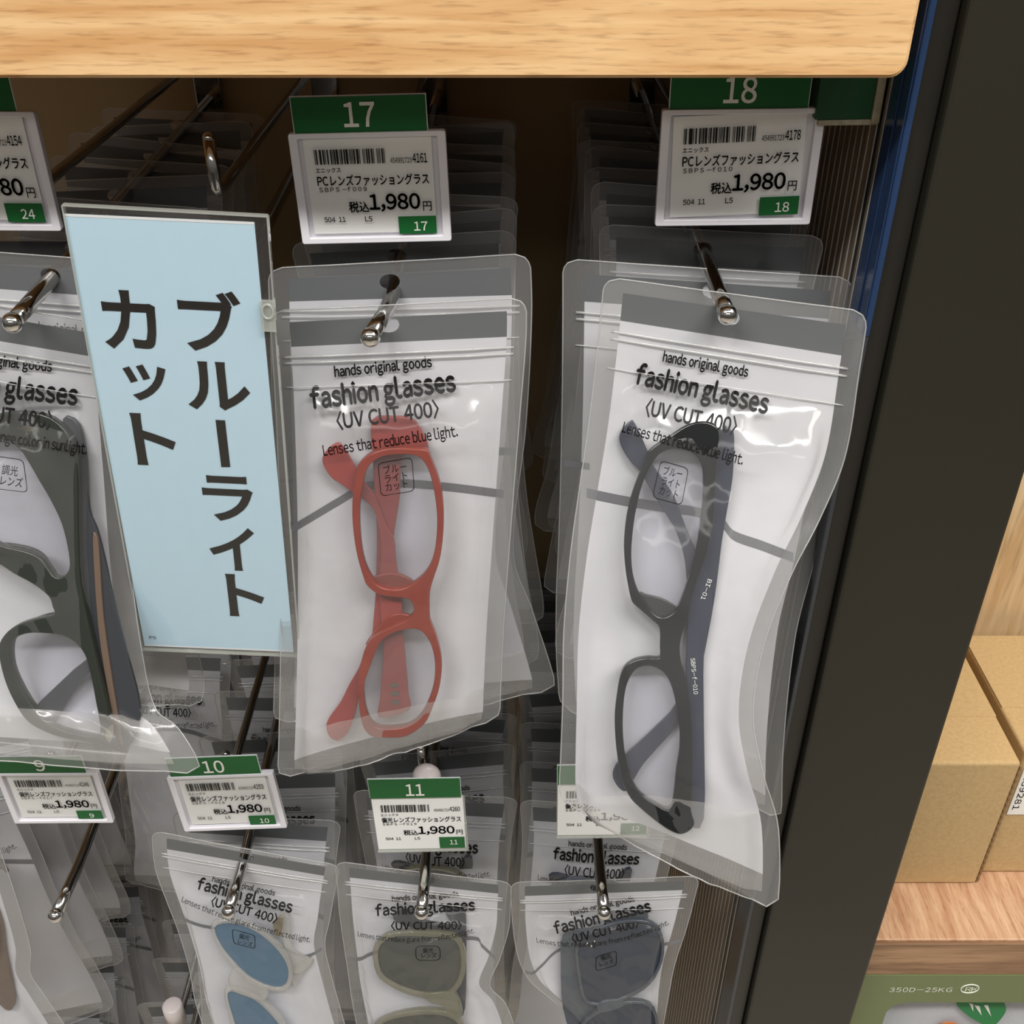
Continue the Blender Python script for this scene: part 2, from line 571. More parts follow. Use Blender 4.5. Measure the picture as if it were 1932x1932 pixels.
class Pouch:
    def __init__(s, Ls, Rs, bulge, seed, hole_u=0.47):
        """Ls, Rs: world points down the left and the right edge"""
        n = len(Ls)
        s.L, s.R, s.b, s.seed = Ls, Rs, bulge, seed
        s.pl = None
        s.hu = hole_u
        s.creases = []
        d = [0]
        for i in range(1, n):
            d.append(d[-1] + ((Ls[i] + Rs[i]) / 2 - (Ls[i - 1] + Rs[i - 1]) / 2).length)
        s.t = [x / d[-1] for x in d]
        s.len = d[-1]
        s.wid = (Rs[0] - Ls[0]).length

    def edge(s, E, v):
        t = s.t
        i = 0
        while i < len(t) - 2 and v > t[i + 1]:
            i += 1
        k = (v - t[i]) / (t[i + 1] - t[i])
        # monotone-ish Hermite on uneven knots
        def tan(j):
            if j == 0: return (E[1] - E[0]) / (t[1] - t[0])
            if j == len(t) - 1: return (E[-1] - E[-2]) / (t[-1] - t[-2])
            return (E[j + 1] - E[j - 1]) / (t[j + 1] - t[j - 1])
        h = t[i + 1] - t[i]
        m0, m1 = tan(i) * h, tan(i + 1) * h
        return E[i] * (2 * k ** 3 - 3 * k * k + 1) + m0 * (k ** 3 - 2 * k * k + k) + E[i + 1] * (-2 * k ** 3 + 3 * k * k) + m1 * (k ** 3 - k * k)

    def frame(s, v):
        L, R = s.edge(s.L, v), s.edge(s.R, v)
        e = 0.02
        a, b = max(0, v - e), min(1, v + e)
        c0 = (s.edge(s.L, a) + s.edge(s.R, a)) / 2
        c1 = (s.edge(s.L, b) + s.edge(s.R, b)) / 2
        n = (R - L).cross(c1 - c0).normalized()
        if n.y > 0: n = -n
        return L, R, n

    def at(s, u, v, side, fr=None):
        L, R, n = fr or s.frame(v)
        r = 0.0065
        dv = min(v, 1 - v) * s.len
        ins = 0.0
        if dv < r:
            ins = (r - math.sqrt(max(0, r * r - (r - dv) ** 2))) / s.wid
        uu = ins + u * (1 - 2 * ins)
        p = L.lerp(R, uu)
        t = max(0.0, min(1.0, (u - 0.075) / 0.85))
        prof = math.sin(math.pi * t) ** 0.75
        if side > 0:
            bul = s.b * smooth01(0.13, 0.36, v) * (1 - 0.35 * smooth01(0.78, 1.0, v))
            q = Vector((u * 3.2 + s.seed * 7.1, v * 5.0, s.seed))
            wr = noise.noise(q) * 0.0022 + (0.5 - abs(noise.noise(Vector((u * 6 + v * 5 + s.seed, v * 7 - u * 4, 3.3))))) * 0.0020
            wr += (0.35 - abs(noise.noise(Vector((u * 10 - v * 7, v * 9 + s.seed, 9.1))))) * 0.0010
            amp = smooth01(0.0, 0.2, t) * smooth01(0.0, 0.2, 1 - t)
            off = max(bul * prof * 0.5, bul * prof + wr * amp * (0.25 + smooth01(0.14, 0.3, v)))
            off = max(off, 0.0006 * amp) + 0.0004
            if s.pl is not None:
                need = (0.0066 - (p - s.pl.o).dot(s.pl.n)) / max(0.3, n.dot(s.pl.n))
                need += 0.35 * wr
                m = smooth01(0.0, 0.11, t) * smooth01(0.0, 0.11, 1 - t) * smooth01(0.13, 0.25, v) * (1 - 0.9 * smooth01(0.98, 1.0, v))
                off = max(off, need * m)
            for a0, b0, a1, b1, hh, ww in s.creases:
                ax, ay, bx, by = a0 * s.wid, b0 * s.len, a1 * s.wid, b1 * s.len
                qx_, qy_ = u * s.wid, v * s.len
                k = max(0.0, min(1.0, ((qx_ - ax) * (bx - ax) + (qy_ - ay) * (by - ay)) / ((bx - ax) ** 2 + (by - ay) ** 2)))
                dd = math.hypot(qx_ - ax - k * (bx - ax), qy_ - ay - k * (by - ay))
                off += hh * math.exp(-dd / ww) * (1 - 0.6 * k)
        else:
            bul = s.b * 0.30 * smooth01(0.13, 0.4, v) * (1 - 0.3 * smooth01(0.8, 1.0, v))
            off = -bul * prof - 0.0012 * prof * smooth01(0.13, 0.3, v) * (0.5 + noise.noise(Vector((u * 5 + s.seed, v * 9, 2.2 + s.seed))))
            if s.pl is not None:
                need = (-0.0030 - (p - s.pl.o).dot(s.pl.n)) / max(0.3, n.dot(s.pl.n))
                m = smooth01(0.0, 0.16, t) * smooth01(0.0, 0.16, 1 - t) * smooth01(0.13, 0.25, v) * (1 - 0.9 * smooth01(0.98, 1.0, v))
                off = min(off, need * m) if need < 0 else off
        return p + n * off

    def grid(s, side, hole=True):
        V, F, FM = [], [], []
        nu = len(US)
        idx = {}
        for j, v in enumerate(VS):
            fr = s.frame(v)
            for i, u in enumerate(US):
                V.append(s.at(u, v, side, fr))
        # punch the hang hole: open the cells round the hole and pull their rim onto an ellipse
        ih = min(range(4, nu - 4), key=lambda i: abs(US[i] - s.hu))
        jh = min(range(1, len(VS) - 1), key=lambda j: abs(VS[j] - 0.038))
        cut = set()
        if hole:
            for dj in (-2, -1, 0, 1):
                for di in (-2, -1, 0, 1):
                    cut.add((ih + di, jh + dj))
            cu, cv = US[ih], VS[jh]
            for di in range(-2, 3):
                for dj in range(-2, 3):
                    if max(abs(di), abs(dj)) == 2:
                        a = math.atan2(dj, di)
                        V[(jh + dj) * nu + ih + di] = s.at(cu + 0.0046 / s.wid * math.cos(a), cv + 0.0034 / s.len * math.sin(a), side)
                    else:
                        V[(jh + dj) * nu + ih + di] = s.at(cu, cv - 0.002 / s.len * 1.7, side)
        for j in range(len(VS) - 1):
            vm = (VS[j] + VS[j + 1]) / 2
            for i in range(nu - 1):
                if (i, j) in cut:
                    continue
                um = (US[i] + US[i + 1]) / 2
                border = um < 0.075 or um > 0.925 or vm < BAND0 or vm > 0.965
                if side > 0:
                    mi = 1 if border else 0
                else:
                    mi = 0 if border else (1 if vm < BAND1 else 2)
                F.append([j * nu + i, j * nu + i + 1, (j + 1) * nu + i + 1, (j + 1) * nu + i])
                FM.append(mi)
        return V, F, FM

    def outline(s):
        pts = [s.at(u, 0, 1) for u in US]
        pts += [s.at(1, v, 1) for v in VS[1:]]
        pts += [s.at(u, 1, 1) for u in US[::-1][1:]]
        pts += [s.at(0, v, 1) for v in VS[::-1][1:]]
        return pts

    def build(s, root, zip_=True, hole=True, gusset=True):
        V, F, FM = s.grid(-1, hole)
        back = mk('back_sheet', V, F, ['seam', 'band', 'white'], root, FM, True)
        s.bvh_back = BVHTree.FromPolygons([tuple(x) for x in V], F)
        V, F, FM = s.grid(1, hole)
        front = mk('front_film', V, F, ['film', 'seam'], root, FM, True)
        V2, F2, _ = s.grid(1, False)
        s.bvh = BVHTree.FromPolygons([tuple(x) for x in V2], F2)
        b = B()
        b.tube(s.outline(), 0.00035, 5, False)
        b.make('cut_edge', 'bead', root, True)
        if zip_:
            b = B()
            for v in (ZIP0, ZIP0 + 0.012, ZIP1):
                b.tube([s.at(u, v, 1) + s.frame(v)[2] * 0.0003 for u in US[2:-2]], 0.0006 if v != ZIP1 else 0.00035, 6, True)
            b.make('zip_seal', 'zip', root, True)
        if gusset:
            V, F = [], []
            uu = US[3:-3]
            vv = [0.0, 0.25, 0.5, 0.75, 1.0]
            for k in vv:
                for u in uu:
                    t = (u - 0.075) / 0.85
                    top = 0.865 + 0.022 * (2 * t - 1) ** 2
                    v = top + (0.985 - top) * k
                    p, q = s.at(u, v, 1), s.at(u, v, -1)
                    V.append(p.lerp(q, 0.06 - 0.03 * k))
            n = len(uu)
            for j in range(len(vv) - 1):
                for i in range(n - 1):
                    F.append([j * n + i, j * n + i + 1, (j + 1) * n + i + 1, (j + 1) * n + i])
            mk('bottom_gusset', V, F, 'gusset', root, None, True)
        return back, front

    def hit(s, px, py, which='bvh', off=0.0005):
        d = ray(px, py)
        loc, nor, i, dist = getattr(s, which).ray_cast(EYE, d)
        if loc is None:
            loc, nor, i, dist = getattr(s, which).find_nearest(EYE + d * 0.45)
        return loc - d * off


def px_text(bld, pouch, text, x0, y0, x1, y1, h, bold=0.0, gap=0.085, sag=0.0, slant=None):
    """letters printed on a pouch along the baseline measured on the photo"""
    ex = Vector((x1 - x0, y1 - y0))
    ln = ex.length
    ex /= ln
    ey = Vector((ex.y, -ex.x)) if slant is None else Vector(slant).normalized()
    def fn(a, b):
        k = a / ln
        q = Vector((x0, y0)) + ex * a + ey * b + Vector((0, sag * 4 * k * (1 - k)))
        return pouch.hit(q.x, q.y)
    text_to(bld, text, fn, ln, h, bold, gap)


def px_loop(bld, pouch, quad, r, wpx):
    """rounded-rectangle outline printed on a pouch"""
    pts = [Vector((x, y, 0)) for x, y in quad]
    mids = (pts[0] + pts[1]) / 2
    loop = bezier_arc([mids] + [pts[1], pts[2], pts[3], pts[0]] + [mids], r, 5)[:-1]
    n = len(loop)
    c = sum(loop, Vector()) / n
    V = []
    for p in loop:
        d = (p - c).normalized() * wpx / 2
        V.append(pouch.hit(p.x + d.x, p.y + d.y))
        V.append(pouch.hit(p.x - d.x, p.y - d.y))
    bld.add(V, [[2 * i, 2 * ((i + 1) % n), 2 * ((i + 1) % n) + 1, 2 * i + 1] for i in range(n)])


def px_stripe(root, pouch, pts, w):
    pts = catmull(pts, False, 8)
    V, F = [], []
    for x, y in pts:
        d0, d1 = ray(x, y - w / 2), ray(x, y + w / 2)
        h0, h1 = pouch.bvh_back.ray_cast(EYE, d0)[0], pouch.bvh_back.ray_cast(EYE, d1)[0]
        if h0 is not None and h1 is not None:
            V += [h0 - d0 * 0.0004, h1 - d1 * 0.0004]
    for i in range(len(V) // 2 - 1):
        F.append([2 * i, 2 * i + 1, 2 * i + 3, 2 * i + 2])
    mk('printed_stripe', V, F, 'stripe', root, None, True)


def pouch_from(rows, bulge, seed, label, group):
    Ls = [P(r[0], r[1], r[4]) for r in rows]
    Rs = [P(r[2], r[3], r[5]) for r in rows]
    p = Pouch(Ls, Rs, bulge, seed)
    c = (Ls[0] + Rs[0]) / 2
    root = empty('glasses_pouch', c, label, 'pouch', group)
    return p, root


class Plane2:
    """flat working plane inside a pouch, for the spectacles that lie in it: fitted to the middle of the pouch"""
    def __init__(s, pouch, pts, lift=0.0):
        V, F, _ = pouch.grid(1, False)
        f = BVHTree.FromPolygons([tuple(x) for x in V], F)
        V, F, _ = pouch.grid(-1, False)
        g = BVHTree.FromPolygons([tuple(x) for x in V], F)
        Q = []
        for x, y in pts:
            d = ray(x, y)
            h, k = f.ray_cast(EYE, d)[0], g.ray_cast(EYE, d)[0]
            if h is not None and k is not None:
                Q.append(h.lerp(k, 0.6))
        A = np.array([tuple(q) for q in Q])
        c0 = A.mean(0)
        n = Vector(np.linalg.svd(A - c0)[2][2])
        if n.y > 0: n = -n
        s.n = n.normalized()
        x = (pouch.edge(pouch.R, 0.5) - pouch.edge(pouch.L, 0.5))
        s.x = (x - s.n * x.dot(s.n)).normalized()
        s.y = s.n.cross(s.x).normalized()
        s.o = Vector(c0) + s.n * lift
        pouch.pl = s

    def to2(s, px, py, off=0.0):
        d = ray(px, py)
        o = s.o + s.n * off
        t = (o - EYE).dot(s.n) / d.dot(s.n)
        q = EYE + d * t - s.o
        return (q.dot(s.x), q.dot(s.y))

    def to3(s, v, off=0.0):
        return s.o + s.x * v[0] + s.y * v[1] + s.n * (v[2] + off)


def px_solid(name, plane, loops, off, half, bevel, mat, parent, sub=3, smooth=True):
    lp = [[plane.to2(x, y, off) for x, y in catmull(l, True, sub)] for l in loops]
    v, f = flat_shape(lp, half, bevel)
    o = mk(name, [plane.to3(q, off) for q in v], f, mat, parent, None, False)
    if smooth:
        me = o.data
        me.polygons.foreach_set('use_smooth', [True] * len(me.polygons))
        me.set_sharp_from_angle(angle=R_(50))
    return o


# ------------------------------------------------------------------ the setting: back panel, header, post, side panel
WALL_Y = 0.755
b = B()
b.box((-0.95, WALL_Y, 0.25), (0.165, WALL_Y + 0.02, 1.62))
wb = b.make('wall_back', 'pegboard')
tag(wb, 'beige slotted back panel behind the hanging pouches', None, None, 'structure')
slots = B()
for zz in (1.345, 1.30, 0.975, 0.93, 0.605, 0.56):
    for k in range(18):
        xx = -0.92 + k * 0.06
        slots.box((xx, WALL_Y - 0.0006, zz), (xx + 0.018, WALL_Y + 0.001, zz + 0.003))
so = slots.make('panel_slots', 'black_plastic', wb)

floor = B()
floor.box((-2.5, -2.5, -0.02), (2.5, 1.6, 0.0))
tag(floor.make('floor', principled('pale_store_floor', srgb(196, 188, 174), 0.4)), 'pale store floor', None, None, 'structure')

zh = P(800, 148, 0.40).z
xh = P(1718, 100, 0.40).x
hdr = empty('header_board', (-0.3, 0.40, zh), 'pale oak wood board running along the top edge of the photo', 'header board')
b = B()
bm = bmesh.new()
# fascia with rounded lower right corner
r = 0.006
prof = [(-0.95, zh + 0.0), (xh - r, zh)] + [(xh - r + r * math.sin(a), zh + r - r * math.cos(a)) for a in [R_(k * 15) for k in range(1, 7)]] + [(xh, zh + 0.15), (-0.95, zh + 0.15)]
v0 = [bm.verts.new((x, 0.40, z)) for x, z in prof]
f0 = bm.faces.new(v0)
ex = bmesh.ops.extrude_face_region(bm, geom=[f0])
for v in ex['geom']:
    if isinstance(v, bmesh.types.BMVert):
        v.co.y += 0.022
bmesh.ops.recalc_face_normals(bm, faces=bm.faces[:])
bmesh.ops.bevel(bm, geom=[e for e in bm.edges if abs(e.verts[0].co.y - 0.40) < 1e-6 and abs(e.verts[1].co.y - 0.40) < 1e-6], offset=0.0012, segments=2, affect='EDGES')
b.bm(bm)
b.make('fascia_board', 'header_wood', hdr)
b = B()
b.box((-0.95, 0.422, zh + 0.105), (xh, WALL_Y, zh + 0.125))
b.make('unseen_shade_board', 'header_wood', hdr)  # unseen board added to keep the inside of the fixture in shade

# dark steel post
xl0 = P(1699, 600, 0.41).x
xr0 = P(1932, 900, 0.41).x
post = empty('steel_post', ((xl0 + xr0) / 2, 0.43, 0.0), 'dark bronze painted steel post between the pouches and the cardboard boxes', 'post')
b = B()
b.box((xl0, 0.41, 0.0), (xr0, 0.455, 1.85), 0.0016)
b.make('post_body', 'post', post)
b = B()
b.box((xl0 - 0.0115, 0.416, 0.0), (xl0 - 0.0005, 0.452, 1.85), 0.0008)
b.make('side_channel', 'post_dark', post)

# fluted translucent side panel
xp = P(1643, 600, 0.413).x
pan = empty('side_panel', (xp, 0.58, 0.3), 'fluted translucent plastic side panel beside the dark post', 'panel')
V, F = [], []
ny = 150
for i in range(ny + 1):
    y = 0.436 + (WALL_Y - 0.436) * i / ny
    dx = 0.0009 * math.sin(2 * math.pi * (y - 0.436) / 0.0082)
    V += [(xp + dx, y, 0.30), (xp + dx, y, 1.60)]
for i in range(ny):
    F.append([2 * i, 2 * i + 1, 2 * i + 3, 2 * i + 2])
mk('fluted_sheet', V, F, 'flute', pan, None, True)
b = B()
b.box((xp - 0.001, 0.414, 0.30), (xp + 0.0012, 0.436, 1.262), 0.0005)
b.make('edge_strip', 'blue_edge', pan)
b = B()
for k in range(38):
    y = 0.438 + k * 0.0082
    b.tube([(xp - 0.0012, y, 0.30), (xp - 0.0012, y, 1.60)], 0.00035, 5, False)
b.make('flute_rib_glints', 'bead', pan, True)  # thin pale ribs added to draw the vertical glints of the flutes
M['blue_reflection'] = film('painted_blue_reflection', 0.80, tint=srgb(90, 130, 200), rough=0.15, bump=(30, 0.2), haze_col=srgb(54, 80, 122), gloss=1.2)  # blue reflection put into the strip's own colour
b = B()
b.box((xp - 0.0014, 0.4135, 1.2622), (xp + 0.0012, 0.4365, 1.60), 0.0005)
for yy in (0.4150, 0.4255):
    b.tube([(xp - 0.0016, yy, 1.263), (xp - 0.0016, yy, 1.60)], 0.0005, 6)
tag(b.make('reflection_strip', 'blue_reflection', pan), 'strip coloured as the blue reflection on the upper front edge')
b = B()
b.box((xp + 0.006, 0.462, 0.0), (xp + 0.022, WALL_Y, 1.60), 0.0008)
tag(b.make('upright_board', 'side_wood'), 'brown wooden upright board seen through the fluted side panel', 'board')

# ------------------------------------------------------------------ right bay: shelf, boxes, bracket
SZ = P(1780, 1778, 0.43).z
sx0 = P(1637, 1778, 0.43).x
sh = empty('wooden_shelf', (0.4, 0.43, SZ - 0.036), 'walnut wood shelf board under the cardboard boxes', 'shelf')
b = B()
b.box((sx0, 0.432, SZ - 0.036), (0.62, 0.618, SZ), 0.0008)
b.make('shelf_board', 'shelf_wood', sh)
b = B()
b.box((sx0 + 0.001, 0.4295, SZ - 0.0355), (0.62, 0.4318, SZ - 0.0016), 0.0004)
b.make('front_edge_band', 'shelf_edge', sh)
b = B()
b.box((sx0 - 0.003, 0.431, SZ - 0.036), (sx0 - 0.0004, 0.60, SZ - 0.0005), 0.0005)
b.make('end_cap', 'black_plastic', sh)

b = B()
b.box((xr0 - 0.02, 0.624, 0.3), (0.7, 0.64, 1.62))
tag(b.make('back_board', 'back_wood'), 'pale wood back board standing behind the cardboard boxes', 'back board')
b = B()
b.box((sx0, 0.6195, SZ), (0.62, 0.6235, P(1890, 1213, 0.6195).z), 0.0006)
tag(b.make('back_stop', 'olive_metal'), 'olive green metal strip along the back of the shelf', 'strip')


def carton(x0, x1, y0, y1, z0, z1, label):
    root = empty('cardboard_box', ((x0 + x1) / 2, (y0 + y1) / 2, z0), label, 'box', 'plain cardboard boxes on the shelf')
    b = B()
    b.box((x0, y0, z0), (x1, y1, z1), 0.0022, seg=3)
    b.make('carton_body', 'cardboard', root)
    # lid flap with its corrugated cut edge, on the right front corner
    b = B()
    pts = []
    n = 40
    for k in range(n + 1):
        z = z0 + 0.001 + (z1 - z0 - 0.005) * k / n
        pts.append((x1 + 0.0010 + (0.0004 if k % 2 else -0.0003), y0 + 0.0016, z))
    b.tube(pts, 0.0011, 5)
    b.make('corrugated_edge', 'cardboard_edge', root)
    b = B()
    b.box((x0 + 0.0006, y0 + (y1 - y0) * 0.36, z1 - 0.0006), (x1 - 0.0006, y1, z1 + 0.0006), 0.0003)
    b.make('lid_flap', 'cardboard', root)
    return root


bz1 = P(1928, 1440, 0.476).z
bx1 = P(1840, 1670, 0.476).x
carton(sx0 + 0.003, bx1, 0.476, 0.592, SZ + 0.0004, bz1, 'kraft cardboard box half hidden behind the dark post')
r2 = carton(bx1 + 0.0065, bx1 + 0.115, 0.4855, 0.602, SZ + 0.0004, bz1 - 0.001, 'kraft cardboard box with a white sticker at the right photo edge')
lab = empty('barcode_sticker', P(1925, 1495, 0.485), None, None)
lab.parent = r2
lab.location = Vector(P(1945, 1495, 0.4850)) - r2.location
lo = B()
cx, cz = P(1945, 1495, 0.485).x, P(1945, 1495, 0.485).z
lx0 = P(1913, 1500, 0.4848).x
zt, zb2 = P(1925, 1450, 0.4848).z, P(1925, 1537, 0.4848).z
bm = bmesh.new()
lo.box((lx0, 0.4846, zb2), (lx0 + 0.03, 0.4853, zt), 0.0003)
bpy.data.objects.remove(lab)
st = lo.make('sticker', 'label', r2)
tb = B()
text_to(tb, '139281', lambda a, c: Vector((lx0 + 0.0022 + c, 0.4844, zt - 0.006 - a)), (zt - zb2) * 0.75, 0.0042, 0.008, 0.12)
tb.make('sticker_text', 'ink', st)

# olive steel bracket panel below the shelf with a window, printed bag behind it
gx0, gx1 = xr0 + 0.003, 0.62
gz1 = SZ - 0.0365
wz = P(1800, 1890, 0.43).z
wx = P(1675, 1900, 0.43).x
outl = [(gx0, gz1), (gx1, gz1), (gx1, gz1 - 0.22), (gx0, gz1 - 0.22)]
rr = 0.012
win = [(wx + rr, wz), (0.58, wz), (0.58, gz1 - 0.19), (wx, gz1 - 0.19), (wx, wz - rr), (wx + rr * 0.3, wz - rr * 0.3)]
v, f = flat_shape([outl, win], 0.0008, 0.0003)
brk = empty('shelf_bracket', (0.42, 0.43, gz1 - 0.22), 'olive green steel bracket plate with embossed lettering under the shelf', 'bracket')
mk('bracket_plate', [Vector((q[0], 0.4305 - q[2], q[1])) for q in v], f, 'olive_metal', brk)
tb = B()
a0, a1 = P(1677, 1872, 0.4290), P(1795, 1872, 0.4290)
text_to(tb, '350D-25KG', lambda a, c: Vector((a0.x + a, 0.4292, a0.z + c)), a1.x - a0.x, 0.0052, 0.0, 0.16)
c0 = P(1830, 1866, 0.429)
for rad in (0.0062,):
    pts = [Vector((c0.x + rad * math.cos(a), 0.4292, c0.z + rad * 0.8 * math.sin(a))) for a in [R_(k * 15) for k in range(25)]]
    tb.tube(pts, 0.0004, 5, False)
text_to(tb, 'RK', lambda a, c: Vector((c0.x - 0.003 + a, 0.4291, c0.z - 0.003 + c)), 0.009, 0.005, 0.0, 0.0)
tb.make('embossed_text', 'emboss', brk)

bag = empty('printed_bag', (0.42, 0.47, gz1 - 0.25), 'white printed bag with green leaf picture below the shelf', 'bag')
V, F = [], []
for j in range(13):
    for i in range(25):
        x = gx0 + 0.002 + 0.30 * i / 24
        z = gz1 - 0.012 - 0.20 * j / 12
        V.append((x, 0.447 + 0.003 * math.sin(i * 0.7) * math.sin(j * 0.4) + 0.004, z))
for j in range(12):
    for i in range(24):
        F.append([j * 25 + i, j * 25 + i + 1, (j + 1) * 25 + i + 1, (j + 1) * 25 + i])
V2 = [(x, y + 0.02, z) for x, y, z in V]
n0 = len(V)
mk('bag_body', V + V2, F + [[i + n0 for i in q][::-1] for q in F], 'linen', bag, None, True)


def flat_print(name, pts, Y, mat, parent, half=0.0002):
    lp = [(P(x, y, Y).x, P(x, y, Y).z) for x, y in pts]
    v, f = flat_shape([lp], half, 0.0)
    return mk(name, [Vector((q[0], Y - q[2], q[1])) for q in v], f, mat, parent)


leaf = flat_print('leaf_print', catmull([(1805, 1892), (1840, 1886), (1880, 1880), (1898, 1900), (1890, 1920), (1868, 1940), (1850, 1930), (1825, 1915)], True, 4), 0.4455, 'leaf', bag)
for q in ([(1838, 1896), (1852, 1916), (1848, 1898)], [(1856, 1896), (1870, 1918), (1864, 1896)], [(1828, 1892), (1836, 1908), (1836, 1894)]):
    flat_print('leaf_vein', q, 0.4450, 'label', leaf)
flat_print('carrot_print', catmull([(1765, 1940), (1790, 1928), (1815, 1938), (1820, 1960), (1770, 1965)], True, 4), 0.4455, 'orange', bag)

# ------------------------------------------------------------------ hooks
def hook(x, ztip, zarm, ytip, yarm, label, prong=0.024, arm=True, ball=True, bend=0.0, dx=0.0):
    root = empty('display_hook', (x, WALL_Y, ztip), label, 'hook', 'chrome display hooks')
    b = B()
    path = bezier_arc([(x, WALL_Y - 0.001, ztip + 0.010), (x, ytip + 0.034, ztip + 0.001), (x + dx, ytip + 0.001, ztip + bend)], 0.014)
    b.tube(path, 0.0035, 14)
    b.make('peg_rod', 'chrome', root, True)
    b = B()
    b.sphere((x + dx, ytip, ztip + bend), 0.0043, n=20)
    b.make('ball_tip', 'chrome_ball', root, True)
    if arm:
        b = B()
        b.tube(bezier_arc([(x, WALL_Y - 0.001, zarm), (x, yarm, zarm), (x, yarm, zarm + prong)], 0.006), 0.0026, 12)
        b.sphere((x, yarm, zarm + prong), 0.0026)
        b.make('tag_arm', 'chrome', root, True)
    b = B()
    b.box((x - 0.009, WALL_Y - 0.004, ztip - 0.012), (x + 0.009, WALL_Y - 0.0005, zarm + 0.012), 0.001)
    b.make('wall_plate', 'chrome', root)
    return root


Z1 = 1.45 - 0.1835
Z2 = 1.45 - 0.545
Z3 = Z2 - 0.275
X24, X16, X17, X18 = -0.205, -0.126, -0.0530, 0.088
X8, X9, X10, X11, X12 = -0.385, -0.267, -0.166, -0.053, 0.054
A1 = P(398, 365, 0.452).z
ZB17 = P(693, 640, 0.39).z
hook(X24, Z1 + 0.006, A1, 0.405, 0.455, 'chrome hook carrying the pouches under price tag 24')
hook(X16, Z1, A1, 0.420, 0.452, 'chrome hook with bare upturned tag arm above the blue sign', prong=0.023)
hook(X17, Z1, A1, 0.404, 0.456, 'chrome hook carrying the red glasses pouch under price tag 17', prong=0.02, dx=-0.0055)
hook(X18, Z1 + 0.0095, A1, 0.405, 0.456, 'chrome hook carrying the black glasses pouch under price tag 18', prong=0.02)
A2 = 1.45 - 0.478
b9 = P(70, 1718, 0.384)
hook(X9, Z2, A2, 0.384, 0.432, 'bare chrome hook under price tag 9 with pouches only at its far end', bend=0.004, prong=0.02)
hook(X10, Z2, A2, 0.386, 0.432, 'chrome hook in front of the blue lens pouch under price tag 10', bend=0.005, prong=0.02)
hook(X11, Z2, A2, 0.386, 0.437, 'chrome hook in front of the olive lens pouch under price tag 11', bend=0.004, prong=0.02)
hook(X12, Z2, A2, 0.386, 0.437, 'chrome hook in front of the navy lens pouch right of tag 11', bend=0.004, prong=0.02)
hook(X8, Z2, A2, 0.386, 0.437, 'chrome hook carrying the pouches at the lower left photo edge', prong=0.02)
for i, (x, nm) in enumerate(((-0.385, 'left'), (-0.255, 'middle'), (-0.160, 'right'))):
    h = hook(x, Z3, Z3 + 0.045, 0.39, 0.455, 'lowest row chrome hook, %s of the three at the lower left' % nm, prong=0.02)
    if i == 1:
        b = B()
        c = Vector((x, 0.455, Z3 + 0.070))
        b.tube([c + Vector((0, 0, -0.020)), c, c + Vector((0, 0, 0.001))], [0.0075, 0.0075, 0.006], 14)
        b.make('end_cap', 'pearl', h, True)

# ------------------------------------------------------------------ price tags
def local_frame(quad, Y):
    tl, tr, br, bl = [P(x, y, Y) for x, y in quad]
    ex = ((tr - tl) + (br - bl)).normalized()
    up = ((tl - bl) + (tr - br)).normalized()
    n = ex.cross(up).normalized()
    up = n.cross(ex).normalized()
    w = ((tr - tl).length + (br - bl).length) / 2
    h = ((tl - bl).length + (tr - br).length) / 2
    c = (tl + tr + br + bl) / 4
    return c, ex, up, n, w, h


EAN = '10110001110100110100011010011000110101101110010110011011100101010110011101000010100110110011010000101'


